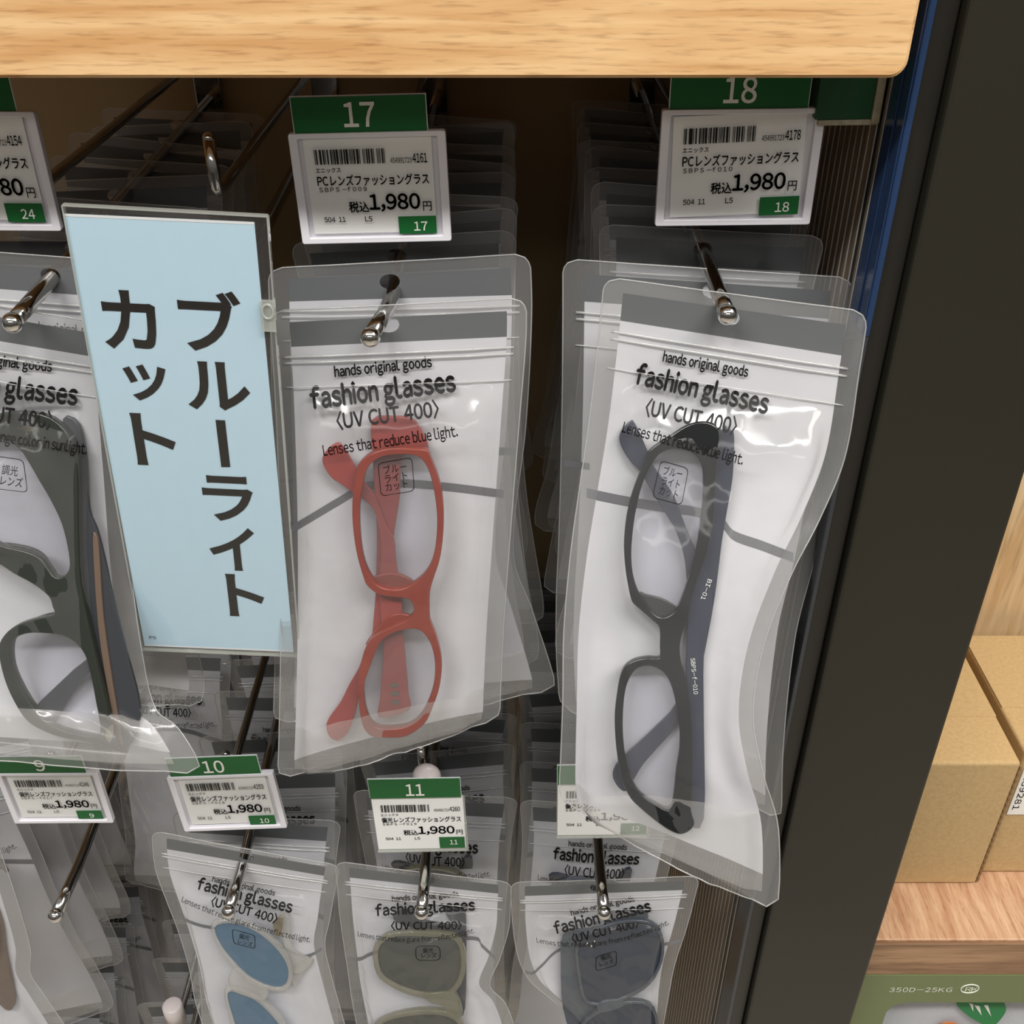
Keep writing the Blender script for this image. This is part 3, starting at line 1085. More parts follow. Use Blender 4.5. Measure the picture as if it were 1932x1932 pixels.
def price_tag(quad, Y, number, title, code, small, model, label, holder=True, roll=0.0, thick=True):
    c, ex, up, n, w, h = local_frame(quad, Y)
    root = empty('price_tag', c - up * h / 2, label, 'price tag', 'price tags')

    def W(a, bb, z=0.0):
        return c + ex * ((a - 0.5) * w) + up * ((0.5 - bb) * h) + n * z

    cr_, sr_ = math.cos(roll), math.sin(roll)

    def K(a, bb, z=0.0):
        x, y = (a - 0.5) * w, (0.5 - bb) * h
        return c + ex * (x * cr_ - y * sr_) + up * (x * sr_ + y * cr_) + n * z

    def slab(bld, fnc, a0, b0, a1, b1, z0, z1, bev=0.0):
        bb = B()
        bb.box((a0 * w, -b1 * h, z0), (a1 * w, -b0 * h, z1), bev)
        bld.add([fnc(q.x / w, -q.y / h, q.z) for q in bb.v], bb.f)

    if holder:
        lp = [(0, 0), (1, 0), (1, 1), (0, 1)]
        def rect(a0, b0, a1, b1, r):
            pts = [Vector((a0 * w, -b0 * h, 0)), Vector((a1 * w, -b0 * h, 0)), Vector((a1 * w, -b1 * h, 0)), Vector((a0 * w, -b1 * h, 0))]
            mid = (pts[0] + pts[1]) / 2
            return [(q.x, q.y) for q in bezier_arc([mid, pts[1], pts[2], pts[3], pts[0], mid], r, 4)[:-1]]
        v, f = flat_shape([rect(0, 0, 1, 1, 0.0012), rect(0.055, 0.045, 0.945, 0.945, 0.0006)], 0.0014, 0.0004)
        mk('holder_frame', [W(q[0] / w, -q[1] / h, q[2]) for q in v], f, 'holder', root)
        b = B()
        slab(b, W, 0.02, 0.02, 0.98, 0.98, -0.0016, -0.0012)
        b.make('holder_back', 'holder', root)
        b = B()
        slab(b, W, 0.056, 0.046, 0.944, 0.944, 0.0004, 0.0007)
        slab(b, W, 0.40, 0.945, 0.75, 0.965, 0.0012, 0.0020)
        b.make('clear_cover', 'holder_clear', root)
        ca = (0.085, 0.05, 0.905, 0.915)
    else:
        b = B()
        slab(b, W, -0.01, 0.02, 1.02, 1.02, -0.0010, -0.0004)
        slab(b, W, -0.01, 1.0, 1.02, 1.02, -0.0010, 0.0012)
        slab(b, W, 1.005, 0.5, 1.025, 1.02, -0.0010, 0.0012)
        b.make('clear_holder', 'sleeve_edge', root)
        ca = (0.0, 0.0, 1.0, 0.985)
    b = B()
    slab(b, K, *ca, -0.0003, 0.0)
    card = b.make('price_card', 'card', root)
    z = 0.0010 if holder else 0.0003
    b = B()
    # barcode
    x0, x1 = (0.15, 0.605) if holder else (0.09, 0.62)
    nbar = len(EAN)
    sh_ = (int(code[-3:]) * 7) % 13
    k = 0
    seq = EAN[:10] + EAN[10 + sh_:] + EAN[10:10 + sh_]
    while k < nbar:
        if seq[k] == '1':
            j = k
            while j < nbar and seq[j] == '1':
                j += 1
            slab(b, K, x0 + (x1 - x0) * k / nbar, 0.145, x0 + (x1 - x0) * j / nbar, 0.275, z, z + 0.0001)
            k = j
        else:
            k += 1
    b.make('barcode', 'ink', card)
    b = B()

    def line(t, a0, a1, base, hh, bold=0.0, gap=0.085):
        if not holder:      # the card fills the whole slim holder
            a0, a1 = (a0 - 0.085) / 0.82, (a1 - 0.085) / 0.82
        text_to(b, t, lambda x, y: K(a0 + x / w, base - y / h, z), (a1 - a0) * w, hh * h, bold, gap)
    line(code[:-4], 0.635, 0.772, 0.275, 0.045, 0.012)
    line(code[-4:], 0.778, 0.872, 0.275, 0.078, 0.018)
    line('エニックス', 0.145, 0.31, 0.345, 0.036, 0.02)
    line(title, 0.15, 0.875, 0.462, 0.078, 0.022)
    if model:
        line(model, 0.155, 0.465, 0.520, 0.038, 0.012, 0.30)
    line('税込', 0.335, 0.465, 0.705, 0.078, 0.024)
    line('1,980', 0.475, 0.805, 0.690, 0.135, 0.030)
    line('円', 0.818, 0.88, 0.705, 0.074, 0.010)
    line('504  11', 0.165, 0.305, 0.80, 0.046, 0.018)
    line('L5', 0.435, 0.482, 0.80, 0.046, 0.018)
    b.make('printed_text', 'ink', card)
    b = B()
    g0, g1 = (0.655, 0.905) if holder else (0.70, 0.985)
    slab(b, K, g0, 0.762, g1, 0.925 if holder else 0.97, z - 0.0001, z + 0.0001)
    blk = b.make('number_block', 'green', card)
    b = B()
    gm = (g0 + g1) / 2 + 0.02
    wd = 0.045 * len(number)
    text_to(b, number, lambda x, y: K(gm - wd / 2 + x / w, 0.895 - y / h, z + 0.0003), wd * w, 0.082 * h, 0.012)
    b.make('block_number', 'num_white', blk)
    # green strip with the big number, standing up out of the holder
    b = B()
    s0, s1, t0, t1 = (0.045, 0.885, -0.30, 0.03) if holder else (-0.005, 0.985, -0.33, 0.0)
    slab(b, W, s0, t0, s1, t1, 0.0008, 0.0012)
    strip = b.make('number_strip', 'green', root)
    b = B()
    b.v, b.f, b.m = [], [], []
    slab(b, W, s0 - 0.006, t0 - 0.012, s1 + 0.006, t1 + 0.004, 0.0003, 0.0007)
    b.make('strip_backing', 'paper_edge', strip)
    b = B()
    wn_ = 0.10 * len(number)
    cn = (s0 + s1) / 2
    text_to(b, number, lambda x, y: W(cn - wn_ / 2 + x / w, -0.05 - y / h, 0.0015), wn_ * w, 0.20 * h, 0.017)
    b.make('strip_number', 'num_white', strip)
    return root, W, w, h


PC = 'PCレンズファッショングラス'
PO = '偏光レンズファッショングラス'
price_tag([(-213, 205), (80, 213), (106, 430), (-180, 433)], 0.45, '24', PC, '4549917234154', '', None, 'white price tag 24 cut off by the left photo edge')
price_tag([(545, 252), (840, 243), (853, 453), (571, 458)], 0.45, '17', PC, '4549917234161', '', 'SBPS－f009', 'white price tag 17 above the red glasses pouch')
t18, W18, w18, h18 = price_tag([(1249, 205), (1556, 202), (1528, 421), (1235, 425)], 0.45, '18', PC, '4549917234178', '', 'SBPS－f010', 'white price tag 18 above the black glasses pouch', roll=R_(1.8))
price_tag([(-2, 1456), (189, 1455), (213, 1548), (24, 1550)], 0.424, '9', PO, '4549917234246', '', 'SBPS－f017', 'white price tag 9 above the empty hook')
price_tag([(323, 1462), (523, 1456), (536, 1557), (342, 1566)], 0.424, '10', PO, '4549917234253', '', 'SBPS－f018', 'white price tag 10 above the blue lens pouch', roll=R_(-0.5))
t11, W11, w11, h11 = price_tag([(703, 1504), (873, 1501), (880, 1601), (712, 1604)], 0.424, '11', PO, '4549917234260', '', 'SBPS－f019', 'slim clear price tag 11 above the olive lens pouch', holder=False)
price_tag([(1046, 1478), (1218, 1476), (1232, 1575), (1058, 1577)], 0.424, '12', PO, '4549917234277', '', 'SBPS－f020', 'slim clear price tag half hidden by the black glasses pouch', holder=False)
# white clip knob behind tag 11, folded strip end on tag 18
b = B()
c = P(805, 1464, 0.428)
b.sphere(c, 0.0085, sc=(1, 0.6, 1.1))
b.box(c + Vector((-0.014, -0.001, -0.014)), c + Vector((0.014, 0.002, -0.003)), 0.0006)
b.make('clip_knob', 'pearl', t11, True)
b = B()
bb = B(); bb.box((0.93 * w18, -0.09 * h18, -0.012), (1.27 * w18, 0.36 * h18, 0.0035), 0.0005)
b.add([W18(q.x / w18, -q.y / h18, q.z) for q in bb.v], bb.f)
fold = b.make('folded_strip_end', 'green_dark', t18)
b = B()
bb = B(); bb.box((1.27 * w18, -0.12 * h18, -0.012), (1.32 * w18, 0.36 * h18, 0.005), 0.0004)
bb.box((0.95 * w18, -0.135 * h18, -0.010), (1.32 * w18, -0.09 * h18, 0.004), 0.0004)
b.add([W18(q.x / w18, -q.y / h18, q.z) for q in bb.v], bb.f)
b.make('raw_edge', 'cork', fold)

# ------------------------------------------------------------------ blue sign in a clear sleeve
SQ = [(117, 388), (501, 405), (568, 1237), (272, 1222)]
c, ex, up, n, sw, shh = local_frame(SQ, 0.398)
sign = empty('hanging_sign', c, 'light blue Japanese sign in a clear sleeve hanging between the pouches', 'sign')


def S(x, y, z=0.0):
    return c + ex * x + up * y + n * z


def sign_box(bld, x0, y0, x1, y1, z0, z1):
    bb = B()
    bb.box((x0, y0, z0), (x1, y1, z1))
    bld.add([S(*q) for q in bb.v], bb.f)


def sign_px(px, py):
    d = ray(px, py)
    t = (c - EYE).dot(n) / d.dot(n)
    q = EYE + d * t - c
    return q.dot(ex), q.dot(up)


b = B()
sign_box(b, -sw / 2, -shh / 2, sw / 2, shh / 2, 0.0006, 0.0010)
sign_box(b, -sw / 2, -shh / 2, sw / 2, shh / 2, -0.0010, -0.0006)
b.make('clear_sleeve', 'sleeve', sign)
b = B()
for q in ((-sw / 2 - .0004, -shh / 2, -sw / 2 + .0002, shh / 2), (sw / 2 - .0002, -shh / 2, sw / 2 + .0004, shh / 2), (-sw / 2, shh / 2 - .0003, sw / 2, shh / 2 + .0004), (-sw / 2, -shh / 2 - .0006, sw / 2, -shh / 2 + .0004)):
    sign_box(b, *q, -0.0012, 0.0012)
b.make('sleeve_rim', 'sleeve_edge', sign)
pc = [sign_px(*q) for q in ((121, 405), (480, 421), (554, 1228), (273, 1216))]
b = B()
V = [S(x, y, z) for z in (-0.0004, 0.0003) for x, y in pc]
b.add(V, [[4, 5, 6, 7][::-1], [0, 1, 2, 3], [0, 1, 5, 4], [1, 2, 6, 5], [2, 3, 7, 6], [3, 0, 4, 7]])
paper = b.make('blue_paper', 'sign_blue', sign)
b = B()
x0, y0 = pc[0]; x1, y1 = pc[1]
b.add([S(x0, y0 + .0006, .0004), S(x1, y1 + .0006, .0004), S(x1, y1 - .0005, .0004), S(x0, y0 - .0005, .0004)], [[3, 2, 1, 0]])
x0, y0 = pc[3]; x1, y1 = pc[2]
b.add([S(x0, y0 + .0005, .0004), S(x1, y1 + .0005, .0004), S(x1, y1 - .0005, .0004), S(x0, y0 - .0005, .0004)], [[3, 2, 1, 0]])
b.make('paper_rim', 'paper_edge', paper)
let = B()
# each character is fitted to its own measured box on the paper: left, top, right, bottom in photo pixels, with the paper's own tilt
CH = [('カ', 189, 547, 299, 658), ('ッ', 234, 687, 318, 755), ('ト', 250, 780, 334, 877),
      ('ブ', 337, 547, 459, 662), ('ル', 350, 682, 473, 773), ('ー', 407, 791, 435, 880), ('ラ', 382, 897, 480, 982), ('イ', 394, 994, 484, 1075), ('ト', 428, 1083, 500, 1162)]
for ch, l, t, r, bt in CH:
    v, f, _, _ = glyph(ch, 0.025)
    if ch == 'ー':      # vertical long-vowel bar: a plain slanted stroke
        q = [(407, 791), (425, 792), (435, 880), (418, 880)]
        let.add([S(*sign_px(*p), 0.0005) for p in q], [[3, 2, 1, 0]])
        continue
    xs = [a for a, _ in v]; ys = [bq for _, bq in v]
    mnx, mxx, mny, mxy = min(xs), max(xs), min(ys), max(ys)
    lx, ty = sign_px(l, t); rx, by = sign_px(r, bt)
    # the box is axis-aligned in the photo while the paper leans: shear the characters by the lean
    sk = (sign_px((l + r) / 2, t)[0] - sign_px((l + r) / 2, bt)[0])
    xm = (sign_px(l, (t + bt) / 2)[0], sign_px(r, (t + bt) / 2)[0])
    lean = abs(sk) * 0.35
    let.add([S(xm[0] + lean / 2 + (a - mnx) / (mxx - mnx) * (xm[1] - xm[0] - lean), sign_px((l + r) / 2, bt)[1] + (q - mny) / (mxy - mny) * (sign_px((l + r) / 2, t)[1] - sign_px((l + r) / 2, bt)[1]), 0.0005) for a, q in v], f)
qx, qy = sign_px(283, 1204)
text_to(let, 'PS', lambda a, q: S(qx + a, qy + q, 0.0005), 0.0032, 0.0018, 0.0, 0.05)
let.make('sign_lettering', 'sign_ink', paper)
b = B()
kx, ky = sign_px(505, 590)
sign_box(b, kx - 0.0022, ky - 0.007, kx + 0.0036, ky + 0.006, 0.0010, 0.0028)
pts = [S(kx + 0.0008 + 0.0022 * math.cos(R_(a)), ky + 0.002 + 0.0030 * math.sin(R_(a)), 0.0034) for a in range(0, 361, 20)]
b.tube(pts, 0.0005, 6, False)
b.make('sleeve_clip', 'sleeve_edge', sign)

# ------------------------------------------------------------------ pouches at the front of each hook
G_F = 'front pouches on the hooks'


def std_text(root, p, lines, box=None, boxlines=(), wpx=1.6):
    b = B()
    for L in lines:
        px_text(b, p, *L)
    if box:
        px_loop(b, p, box, 10 if abs(box[1][0] - box[0][0]) > 45 else 6, wpx)
        for L in boxlines:
            px_text(b, p, *L)
    b.make('printed_text', 'ink', root)


RED_OUT = [(673.9, 880.7), (686.3, 863.6), (705, 851.2), (729.8, 843.4), (754.7, 841.9), (782.6, 843.4), (805.9, 846.5), (815.2, 866.7), (827.6, 897.8), (835.4, 935), (837.6, 975.4), (835.4, 1018.9), (829.2, 1056.1), (816.8, 1093.4), (811.2, 1118.3), (810.9, 1147.6), (812.2, 1168.3), (820.9, 1191), (829.2, 1218), (833.7, 1245), (832.9, 1271.8), (828.1, 1298.8), (818.8, 1325.7), (806.4, 1354.7), (787.7, 1373.3), (762.9, 1385.7), (729.8, 1387.8), (704.9, 1385.7), (692.5, 1377.4), (685.3, 1365), (680.1, 1342), (677, 1313), (677, 1286), (680.1, 1257), (686.3, 1230), (696.6, 1207.7), (708, 1197), (723.6, 1187), (746.3, 1176), (767, 1167), (777.4, 1158), (781.5, 1147.6), (779.5, 1137.3), (773.3, 1128), (762.9, 1124.4), (752.5, 1123.8), (725.6, 1120.7), (709, 1114.5), (692.5, 1100), (686, 1084), (676, 1050), (669.3, 1012.7), (665.5, 969.2), (666.8, 928.8), (670.2, 900.9)]
RED_H1 = [(687.9, 900.9), (694.1, 882.2), (705, 868.3), (723.6, 858.3), (748.4, 854.9), (773.3, 854.9), (791.9, 859.9), (805.9, 877.6), (814.3, 900.9), (821.4, 935), (825.2, 975.4), (823, 1018.9), (816.1, 1053), (802.8, 1077.9), (782.6, 1096.5), (757.8, 1107.4), (732.9, 1107.4), (714.3, 1101.2), (701.9, 1087.2), (689.4, 1059.3), (682.6, 1025), (679.5, 981.6), (680.7, 941.2)]
RED_H2 = [(714.2, 1216), (725.6, 1201.4), (742.2, 1191), (762.9, 1184.5), (783.6, 1182.8), (798, 1189), (810.5, 1205.6), (817.8, 1226.3), (821.3, 1251), (819.8, 1280), (813.6, 1307), (802.2, 1334), (787.7, 1354.7), (767, 1367), (738, 1371), (713.2, 1369), (700.8, 1358.8), (692.5, 1340), (688.4, 1317.4), (687.3, 1292.5), (692.5, 1271.8), (702.9, 1243)]
RED_PADS = [[(690, 1214), (713.2, 1182.8), (725.6, 1168.3), (740, 1159), (756.7, 1156.3), (775.3, 1160.5), (773.3, 1168.3), (746.3, 1182.8), (725.6, 1194), (709, 1209.7)],
            [(701, 1092), (715, 1084), (735, 1080), (756, 1083), (780, 1096), (772, 1106), (745, 1112), (715, 1106)]]
RED_T_LOW = [(608.7, 870), (615, 851), (633.5, 836), (647.5, 842), (672, 882), (686, 907), (708, 935), (727, 985), (743.8, 1015.8), (748, 1059), (757.8, 1124), (760.8, 1189), (766, 1245), (771, 1307), (771.6, 1338), (716, 1352), (717, 1317), (721.5, 1265), (722.5, 1216), (718, 1150), (716, 1090), (720, 1040), (716, 1000), (705, 960), (686, 941), (667, 929), (646, 913), (624, 898)]
RED_T_TOP = [(702, 792), (740, 785), (776, 789), (794, 808), (809, 846), (786, 856), (759, 862), (754.7, 935), (745, 997), (741, 1050), (737, 1100), (730, 1160), (713, 1216), (692.5, 1272), (678, 1307), (673.9, 1332), (659.4, 1375.4), (647, 1389.9), (636.6, 1396), (622, 1387.8), (616, 1369), (622, 1352.6), (642.8, 1323.6), (659.4, 1290.5), (676, 1261.5), (684, 1241), (700.8, 1199), (705, 1168), (709, 1116), (708.7, 1105), (711, 1043), (711, 997), (706.5, 919.5), (703.4, 857)]


BLK_OUT = [(1217, 867.7), (1224.2, 849), (1244.9, 832.5), (1265.6, 820), (1286.3, 806), (1307, 797), (1331.9, 795), (1352, 806), (1356, 830), (1352, 870), (1350, 900), (1348, 938), (1346, 971), (1343, 992), (1338, 1021), (1332, 1045.7), (1323.6, 1070), (1313, 1099.5), (1303, 1132.7), (1300, 1151.4), (1293, 1174), (1284.5, 1201.5), (1282, 1222), (1284.5, 1247), (1291, 1267.6), (1298, 1295), (1302.7, 1333.6), (1306, 1379), (1307.3, 1424.7), (1306, 1481.7), (1303.9, 1527), (1309.6, 1550), (1300.5, 1563.7), (1282, 1570.5), (1259.5, 1561.4), (1236.7, 1545.5), (1209.3, 1522.7), (1188.8, 1502), (1175, 1472.6), (1166, 1433.8), (1161, 1390.6), (1159.7, 1345), (1165, 1299.5), (1170.6, 1272), (1179.7, 1253.9), (1198, 1242.5), (1223, 1238), (1243.5, 1238), (1244.6, 1219.7), (1244, 1183.3), (1232, 1169.6), (1213.9, 1153.7), (1198, 1140), (1191, 1130), (1184.9, 1103.7), (1179.7, 1070.6), (1177, 1029), (1179.7, 987.7), (1184.9, 956.7), (1193.2, 925.6), (1205.6, 892.5)]
BLK_H1 = [(1232.5, 869.7), (1244.9, 855), (1265.6, 846.5), (1286.3, 846.5), (1305, 853), (1317.4, 865.6), (1324.6, 884), (1325.7, 915), (1324.6, 946), (1321.5, 977), (1317.4, 1008), (1311, 1045.7), (1298.8, 1087), (1286.3, 1124.4), (1276, 1147), (1261.5, 1159), (1248, 1162), (1234, 1156), (1216, 1132.7), (1201.4, 1107.8), (1193.2, 1076.8), (1191, 1039.5), (1194.2, 998), (1199.4, 962.9), (1207.7, 925.6), (1218, 896.6)]
BLK_H2 = [(1200, 1260.7), (1218.5, 1253.9), (1236.7, 1257), (1252.6, 1267.6), (1264, 1285.8), (1272, 1313), (1277.7, 1345), (1282.2, 1379), (1281, 1413.4), (1275.4, 1447.5), (1272, 1481.7), (1267, 1516), (1257, 1524), (1236.7, 1513.6), (1209.3, 1495.4), (1193.4, 1470.3), (1182, 1436), (1176.3, 1397.4), (1175, 1351.8), (1178.6, 1306.3), (1186.6, 1279)]
BLK_PADS = [[(1206, 1117), (1220, 1121), (1245, 1127), (1262, 1135), (1279, 1148), (1270, 1160), (1250, 1166), (1225, 1157), (1212, 1140)]]
BLK_T_LOW = [(1191, 792.7), (1176.6, 805.5), (1168.3, 824), (1172.5, 843), (1189, 869.7), (1207.7, 890), (1232.5, 932), (1257.3, 971), (1276, 1004), (1290.5, 1050), (1295.7, 1108), (1296, 1178), (1293.6, 1277), (1303, 1368), (1300.5, 1541), (1328, 1543), (1328, 1368), (1328, 1231), (1342, 1150), (1338, 1100), (1316, 1046), (1307, 1025), (1290, 984), (1272, 936), (1249, 901), (1232, 876), (1222, 851), (1207.7, 818), (1197, 797)]
BLK_T_TOP = [(1345, 798), (1377, 809), (1385, 825), (1382, 900), (1372, 960), (1362, 1020), (1352, 1100), (1346, 1140), (1335, 1200), (1315, 1290), (1280, 1363), (1241, 1409), (1213.5, 1440.7), (1195.7, 1470), (1182, 1491), (1168.3, 1486), (1157, 1468), (1157, 1452), (1168, 1434), (1198, 1406.5), (1236.7, 1370), (1275, 1327), (1300, 1250), (1310, 1180), (1318, 1120), (1325, 1060), (1330, 1000), (1335, 900)]
L_OUT = [(-60, 800), (-10, 782), (40, 775), (100, 786), (140, 830), (150, 890), (151, 983), (156, 1099), (182, 1227), (202, 1313), (217, 1379), (227, 1412), (215, 1410), (194, 1402), (155, 1394), (116, 1387), (78, 1372), (50, 1351), (23, 1305), (8, 1262), (2, 1220), (12, 1196), (35, 1177), (70, 1165), (105, 1157), (103, 1142), (95, 1122), (66, 1099), (31, 1080), (0, 1060), (-60, 1030), (-110, 980), (-130, 900), (-110, 840)]
L_H1 = [(-40, 830), (30, 835), (78, 905), (109, 960), (124, 998), (134, 1045), (134, 1072), (120, 1087), (105, 1084), (93, 1068), (78, 1049), (50, 1037), (0, 1024), (-60, 990), (-95, 930), (-85, 870)]
L_H2 = [(25, 1216), (35, 1200), (58, 1192), (89, 1192), (120, 1196), (144, 1208), (163, 1231), (174, 1266), (185, 1324), (192, 1380), (159, 1383), (105, 1367), (70, 1336), (43, 1293), (27, 1254)]
L_PADS = [[(0, 1024), (50, 1030), (78, 1042), (93, 1060), (108, 1086), (90, 1092), (60, 1080), (25, 1062), (0, 1045)], [(35, 1190), (60, 1168), (104, 1155), (106, 1170), (70, 1180)]]
L_T1 = [(120, 790), (150, 800), (165, 870), (170, 960), (185, 1000), (200, 1060), (215, 1130), (240, 1230), (265, 1330), (256, 1390), (232, 1415), (215, 1400), (195, 1310), (176, 1220), (158, 1110), (150, 985), (140, 880)]
L_T2 = [(171, 1231), (140, 1262), (116, 1285), (66, 1334), (70, 1350), (83, 1359), (105, 1363), (128, 1324), (155, 1285), (178, 1255), (176, 1220), (160, 1150), (150, 1180)]

def spectacles(pl, label, out, holes, pads, temples, mats, lens_mats, cat='glasses', off=(0.0042, 0.0006, -0.0014), bar=0.0016, group=None):
    root = empty('eyeglasses', pl.o, label, cat, group)
    px_solid('front_frame', pl, [out] + holes, off[0], bar, 0.0007, mats[0], root)
    for i, h in enumerate(holes):
        v, f = flat_shape([[pl.to2(x, y, off[0]) for x, y in catmull(h, True, 3)]], 0.0005, 0.0)
        mk('lens', [pl.to3(q, off[0] - 0.0004) for q in v], f, lens_mats[i], root)
    for q in pads:
        px_solid('nose_pad', pl, [q], off[0] - 0.0026, 0.0006, 0.0005, mats[0], root)
    for k, q in enumerate(temples):
        px_solid('temple', pl, [q], off[1 + k] if 1 + k < len(off) else off[-1], 0.0007, 0.0005, mats[1], root)
    return root



def px_plain_text(bld, pl, text, x0, y0, x1, y1, h, off, bold=0.0, gap=0.1):
    ex_ = Vector((x1 - x0, y1 - y0)); ln = ex_.length; ex_ /= ln
    ey_ = Vector((ex_.y, -ex_.x))
    text_to(bld, text, lambda a, q: pl.to3((*pl.to2(x0 + ex_.x * a + ey_.x * q, y0 + ex_.y * a + ey_.y * q, off), 0), off), ln, h, bold, gap)


# --- pouch under tag 17 (red glasses)
rows = [(508, 586, 993, 561, .424, .424), (514, 662, 992, 640, .421, .421), (522, 800, 980, 790, .414, .414), (529, 1000, 964, 990, .405, .405),
        (530, 1200, 950, 1180, .397, .397), (527, 1380, 945, 1290, .390, .391), (524, 1470, 943, 1356, .385, .387)]
p17, r17 = pouch_from(rows, 0.011, 1.3, 'clear pouch with red glasses hanging below price tag 17', G_F)
pl = Plane2(p17, RED_OUT)
p17.creases = [(.90, .17, .76, .25, .0016, .003), (.10, .15, .28, .21, .0014, .003), (.10, .44, .27, .50, .0016, .003), (.82, .28, .77, .75, .0014, .003), (.72, .88, .92, .80, .0016, .003), (.20, .2, .15, .42, .0012, .003), (.55, .15, .57, .24, .0012, .0025), (.12, .62, .25, .57, .0014, .003)]
p17.build(r17)
std_text(r17, p17, [('hands original goods', 632, 711, 815, 692, 19, .034, .10), ('fashion glasses', 588, 771, 860, 737, 37, .046, .105),
                    ('〈UV CUT 400〉', 637, 809, 829, 785, 28, .034, .085), ('Lenses that reduce blue light.', 611, 860, 864, 823, 20, .019, .09)],
         [(713, 874), (777, 863), (782, 926), (719, 936)],
         [('ブルー', 723, 894, 768, 886, 13, .004), ('ライト', 725, 911, 770, 903, 13, .004), ('カット', 727, 927, 771, 918, 13, .004)])
px_stripe(r17, p17, [(538, 1006), (590, 975), (640, 945), (690, 918), (760, 912), (850, 919), (950, 932)], 15)

red = spectacles(pl, 'red framed glasses inside the pouch below price tag 17', RED_OUT, [RED_H1, RED_H2], RED_PADS, [RED_T_LOW, RED_T_TOP], ('red', 'red_temple'), ('lens_clear', 'lens_clear'))
b = B()
for k in range(3):
    q = [(735 + k * 1, 1290 + k * 16), (752 + k, 1288 + k * 16), (752 + k, 1296 + k * 16), (736 + k, 1298 + k * 16)]
    b.add([pl.to3((*pl.to2(x, y, 0.0022), 0), 0.0022) for x, y in q], [[3, 2, 1, 0]])
b.make('hinge', 'brown_pad', red)


# --- pouch under tag 18 (black glasses)
rows = [(1140, 522, 1638, 588, .420, .414), (1132, 612, 1622, 690, .416, .409), (1112, 790, 1594, 860, .405, .397), (1092, 930, 1548, 975, .394, .385),
        (1076, 1050, 1492, 1085, .382, .372), (1064, 1190, 1440, 1220, .369, .358), (1062, 1320, 1421, 1350, .356, .344), (1058, 1430, 1440, 1460, .346, .331),
        (1056, 1480, 1468, 1560, .342, .322), (1062, 1512, 1470, 1722, .338, .304)]
p18, r18 = pouch_from(rows, 0.011, 4.1, 'clear pouch with black glasses hanging below price tag 18', G_F)
pl = Plane2(p18, BLK_OUT)
p18.hu = 0.478
p18.creases = [(.11, .36, .22, .50, .0018, .003), (.62, .83, .95, .92, .0018, .003), (.62, .83, .74, .80, .0016, .0025), (.95, .16, .62, .26, .0014, .003), (.54, .16, .56, .30, .0014, .0025), (.95, .40, .72, .46, .0016, .003), (.12, .75, .25, .70, .0014, .003), (.70, .48, .66, .75, .0012, .003), (.12, .2, .2, .34, .0012, .003)]
p18.build(r18)
std_text(r18, p18, [('hands original goods', 1250, 682, 1410, 711, 19, .034, .10), ('fashion glasses', 1197, 723, 1446, 780, 36, .046, .105),
                    ('〈UV CUT 400〉', 1216, 782, 1387, 818, 28, .034, .085), ('Lenses that reduce blue light.', 1173, 815, 1400, 877, 20, .019, .09)],
         [(1247, 869), (1299, 884), (1286, 953), (1231, 938)],
         [('ブルー', 1249, 894, 1286, 902, 14, .004), ('ライト', 1245, 913, 1282, 922, 14, .004), ('カット', 1241, 931, 1278, 941, 14, .004)])
px_stripe(r18, p18, [(1107, 930), (1180, 945), (1260, 958), (1316, 966), (1362, 985), (1385, 1010), (1440, 1030), (1497, 1052)], 18)
blk = spectacles(pl, 'black framed glasses inside the pouch below price tag 18', BLK_OUT, [BLK_H1, BLK_H2], BLK_PADS, [BLK_T_LOW, BLK_T_TOP], ('black', 'black_temple'), ('lens_clear', 'lens_clear'))
b = B()
px_plain_text(b, pl, 'SBPS-f-010', 1303, 1242, 1309, 1310, 8, 0.0022, 0.0, 0.12)
px_plain_text(b, pl, 'BI-01', 1336, 1092, 1322, 1130, 8, 0.0022, 0.0, 0.12)
b.make('temple_marking', 'num_white', blk)

# --- pouch at the left edge (dark green-black glasses)
rows = [(-305, 522, 206, 612, .424, .424), (-295, 620, 216, 705, .420, .420), (-285, 800, 232, 890, .412, .411), (-280, 1000, 248, 1080, .402, .400),
        (-275, 1180, 270, 1240, .391, .386), (-265, 1310, 296, 1340, .380, .373), (-258, 1360, 338, 1375, .374, .364), (-252, 1400, 392, 1462, .368, .352)]
pL, rL = pouch_from(rows, 0.012, 8.7, 'clear pouch with dark glasses left of the blue sign', G_F)
pl = Plane2(pL, [q for q in L_OUT if q[0] > -100])
pL.creases = [(.92, .90, .72, .86, .0020, .003), (.75, .84, .80, .60, .0016, .003), (.92, .95, .70, .95, .0016, .003), (.92, .24, .70, .27, .0018, .003), (.62, .15, .66, .28, .0016, .0025), (.9, .5, .82, .62, .0016, .003)]
pL.build(rL)
std_text(rL, pL, [('hands original goods', -88, 682, 97, 701, 19, .034, .10), ('fashion glasses', -130, 733, 144, 764, 37, .046, .105),
                  ('〈UV CUT 400〉', -90, 785, 97, 808, 28, .034, .085), ('Lenses that change color in sunlight.', -124, 816, 163, 857, 20, .019, .09)],
         [(-32, 857), (44, 868), (52, 929), (-24, 920)], [('調光', 2, 893, 32, 897, 15, .004), ('レンズ', -3, 913, 41, 919, 15, .004)])
lg = spectacles(pl, 'dark green glasses inside the pouch left of the blue sign', L_OUT, [L_H1, L_H2], L_PADS, [L_T1, L_T2], ('olive_black', 'grey_temple'), ('lens_clear', 'lens_clear'))
px_solid('temple_edge', pl, [[(176, 1018), (184, 1012), (188, 1040), (196, 1160), (214, 1290), (232, 1400), (224, 1390), (204, 1300), (186, 1180)]], 0.0022, 0.0005, 0.0003, 'brown_pad', lg)
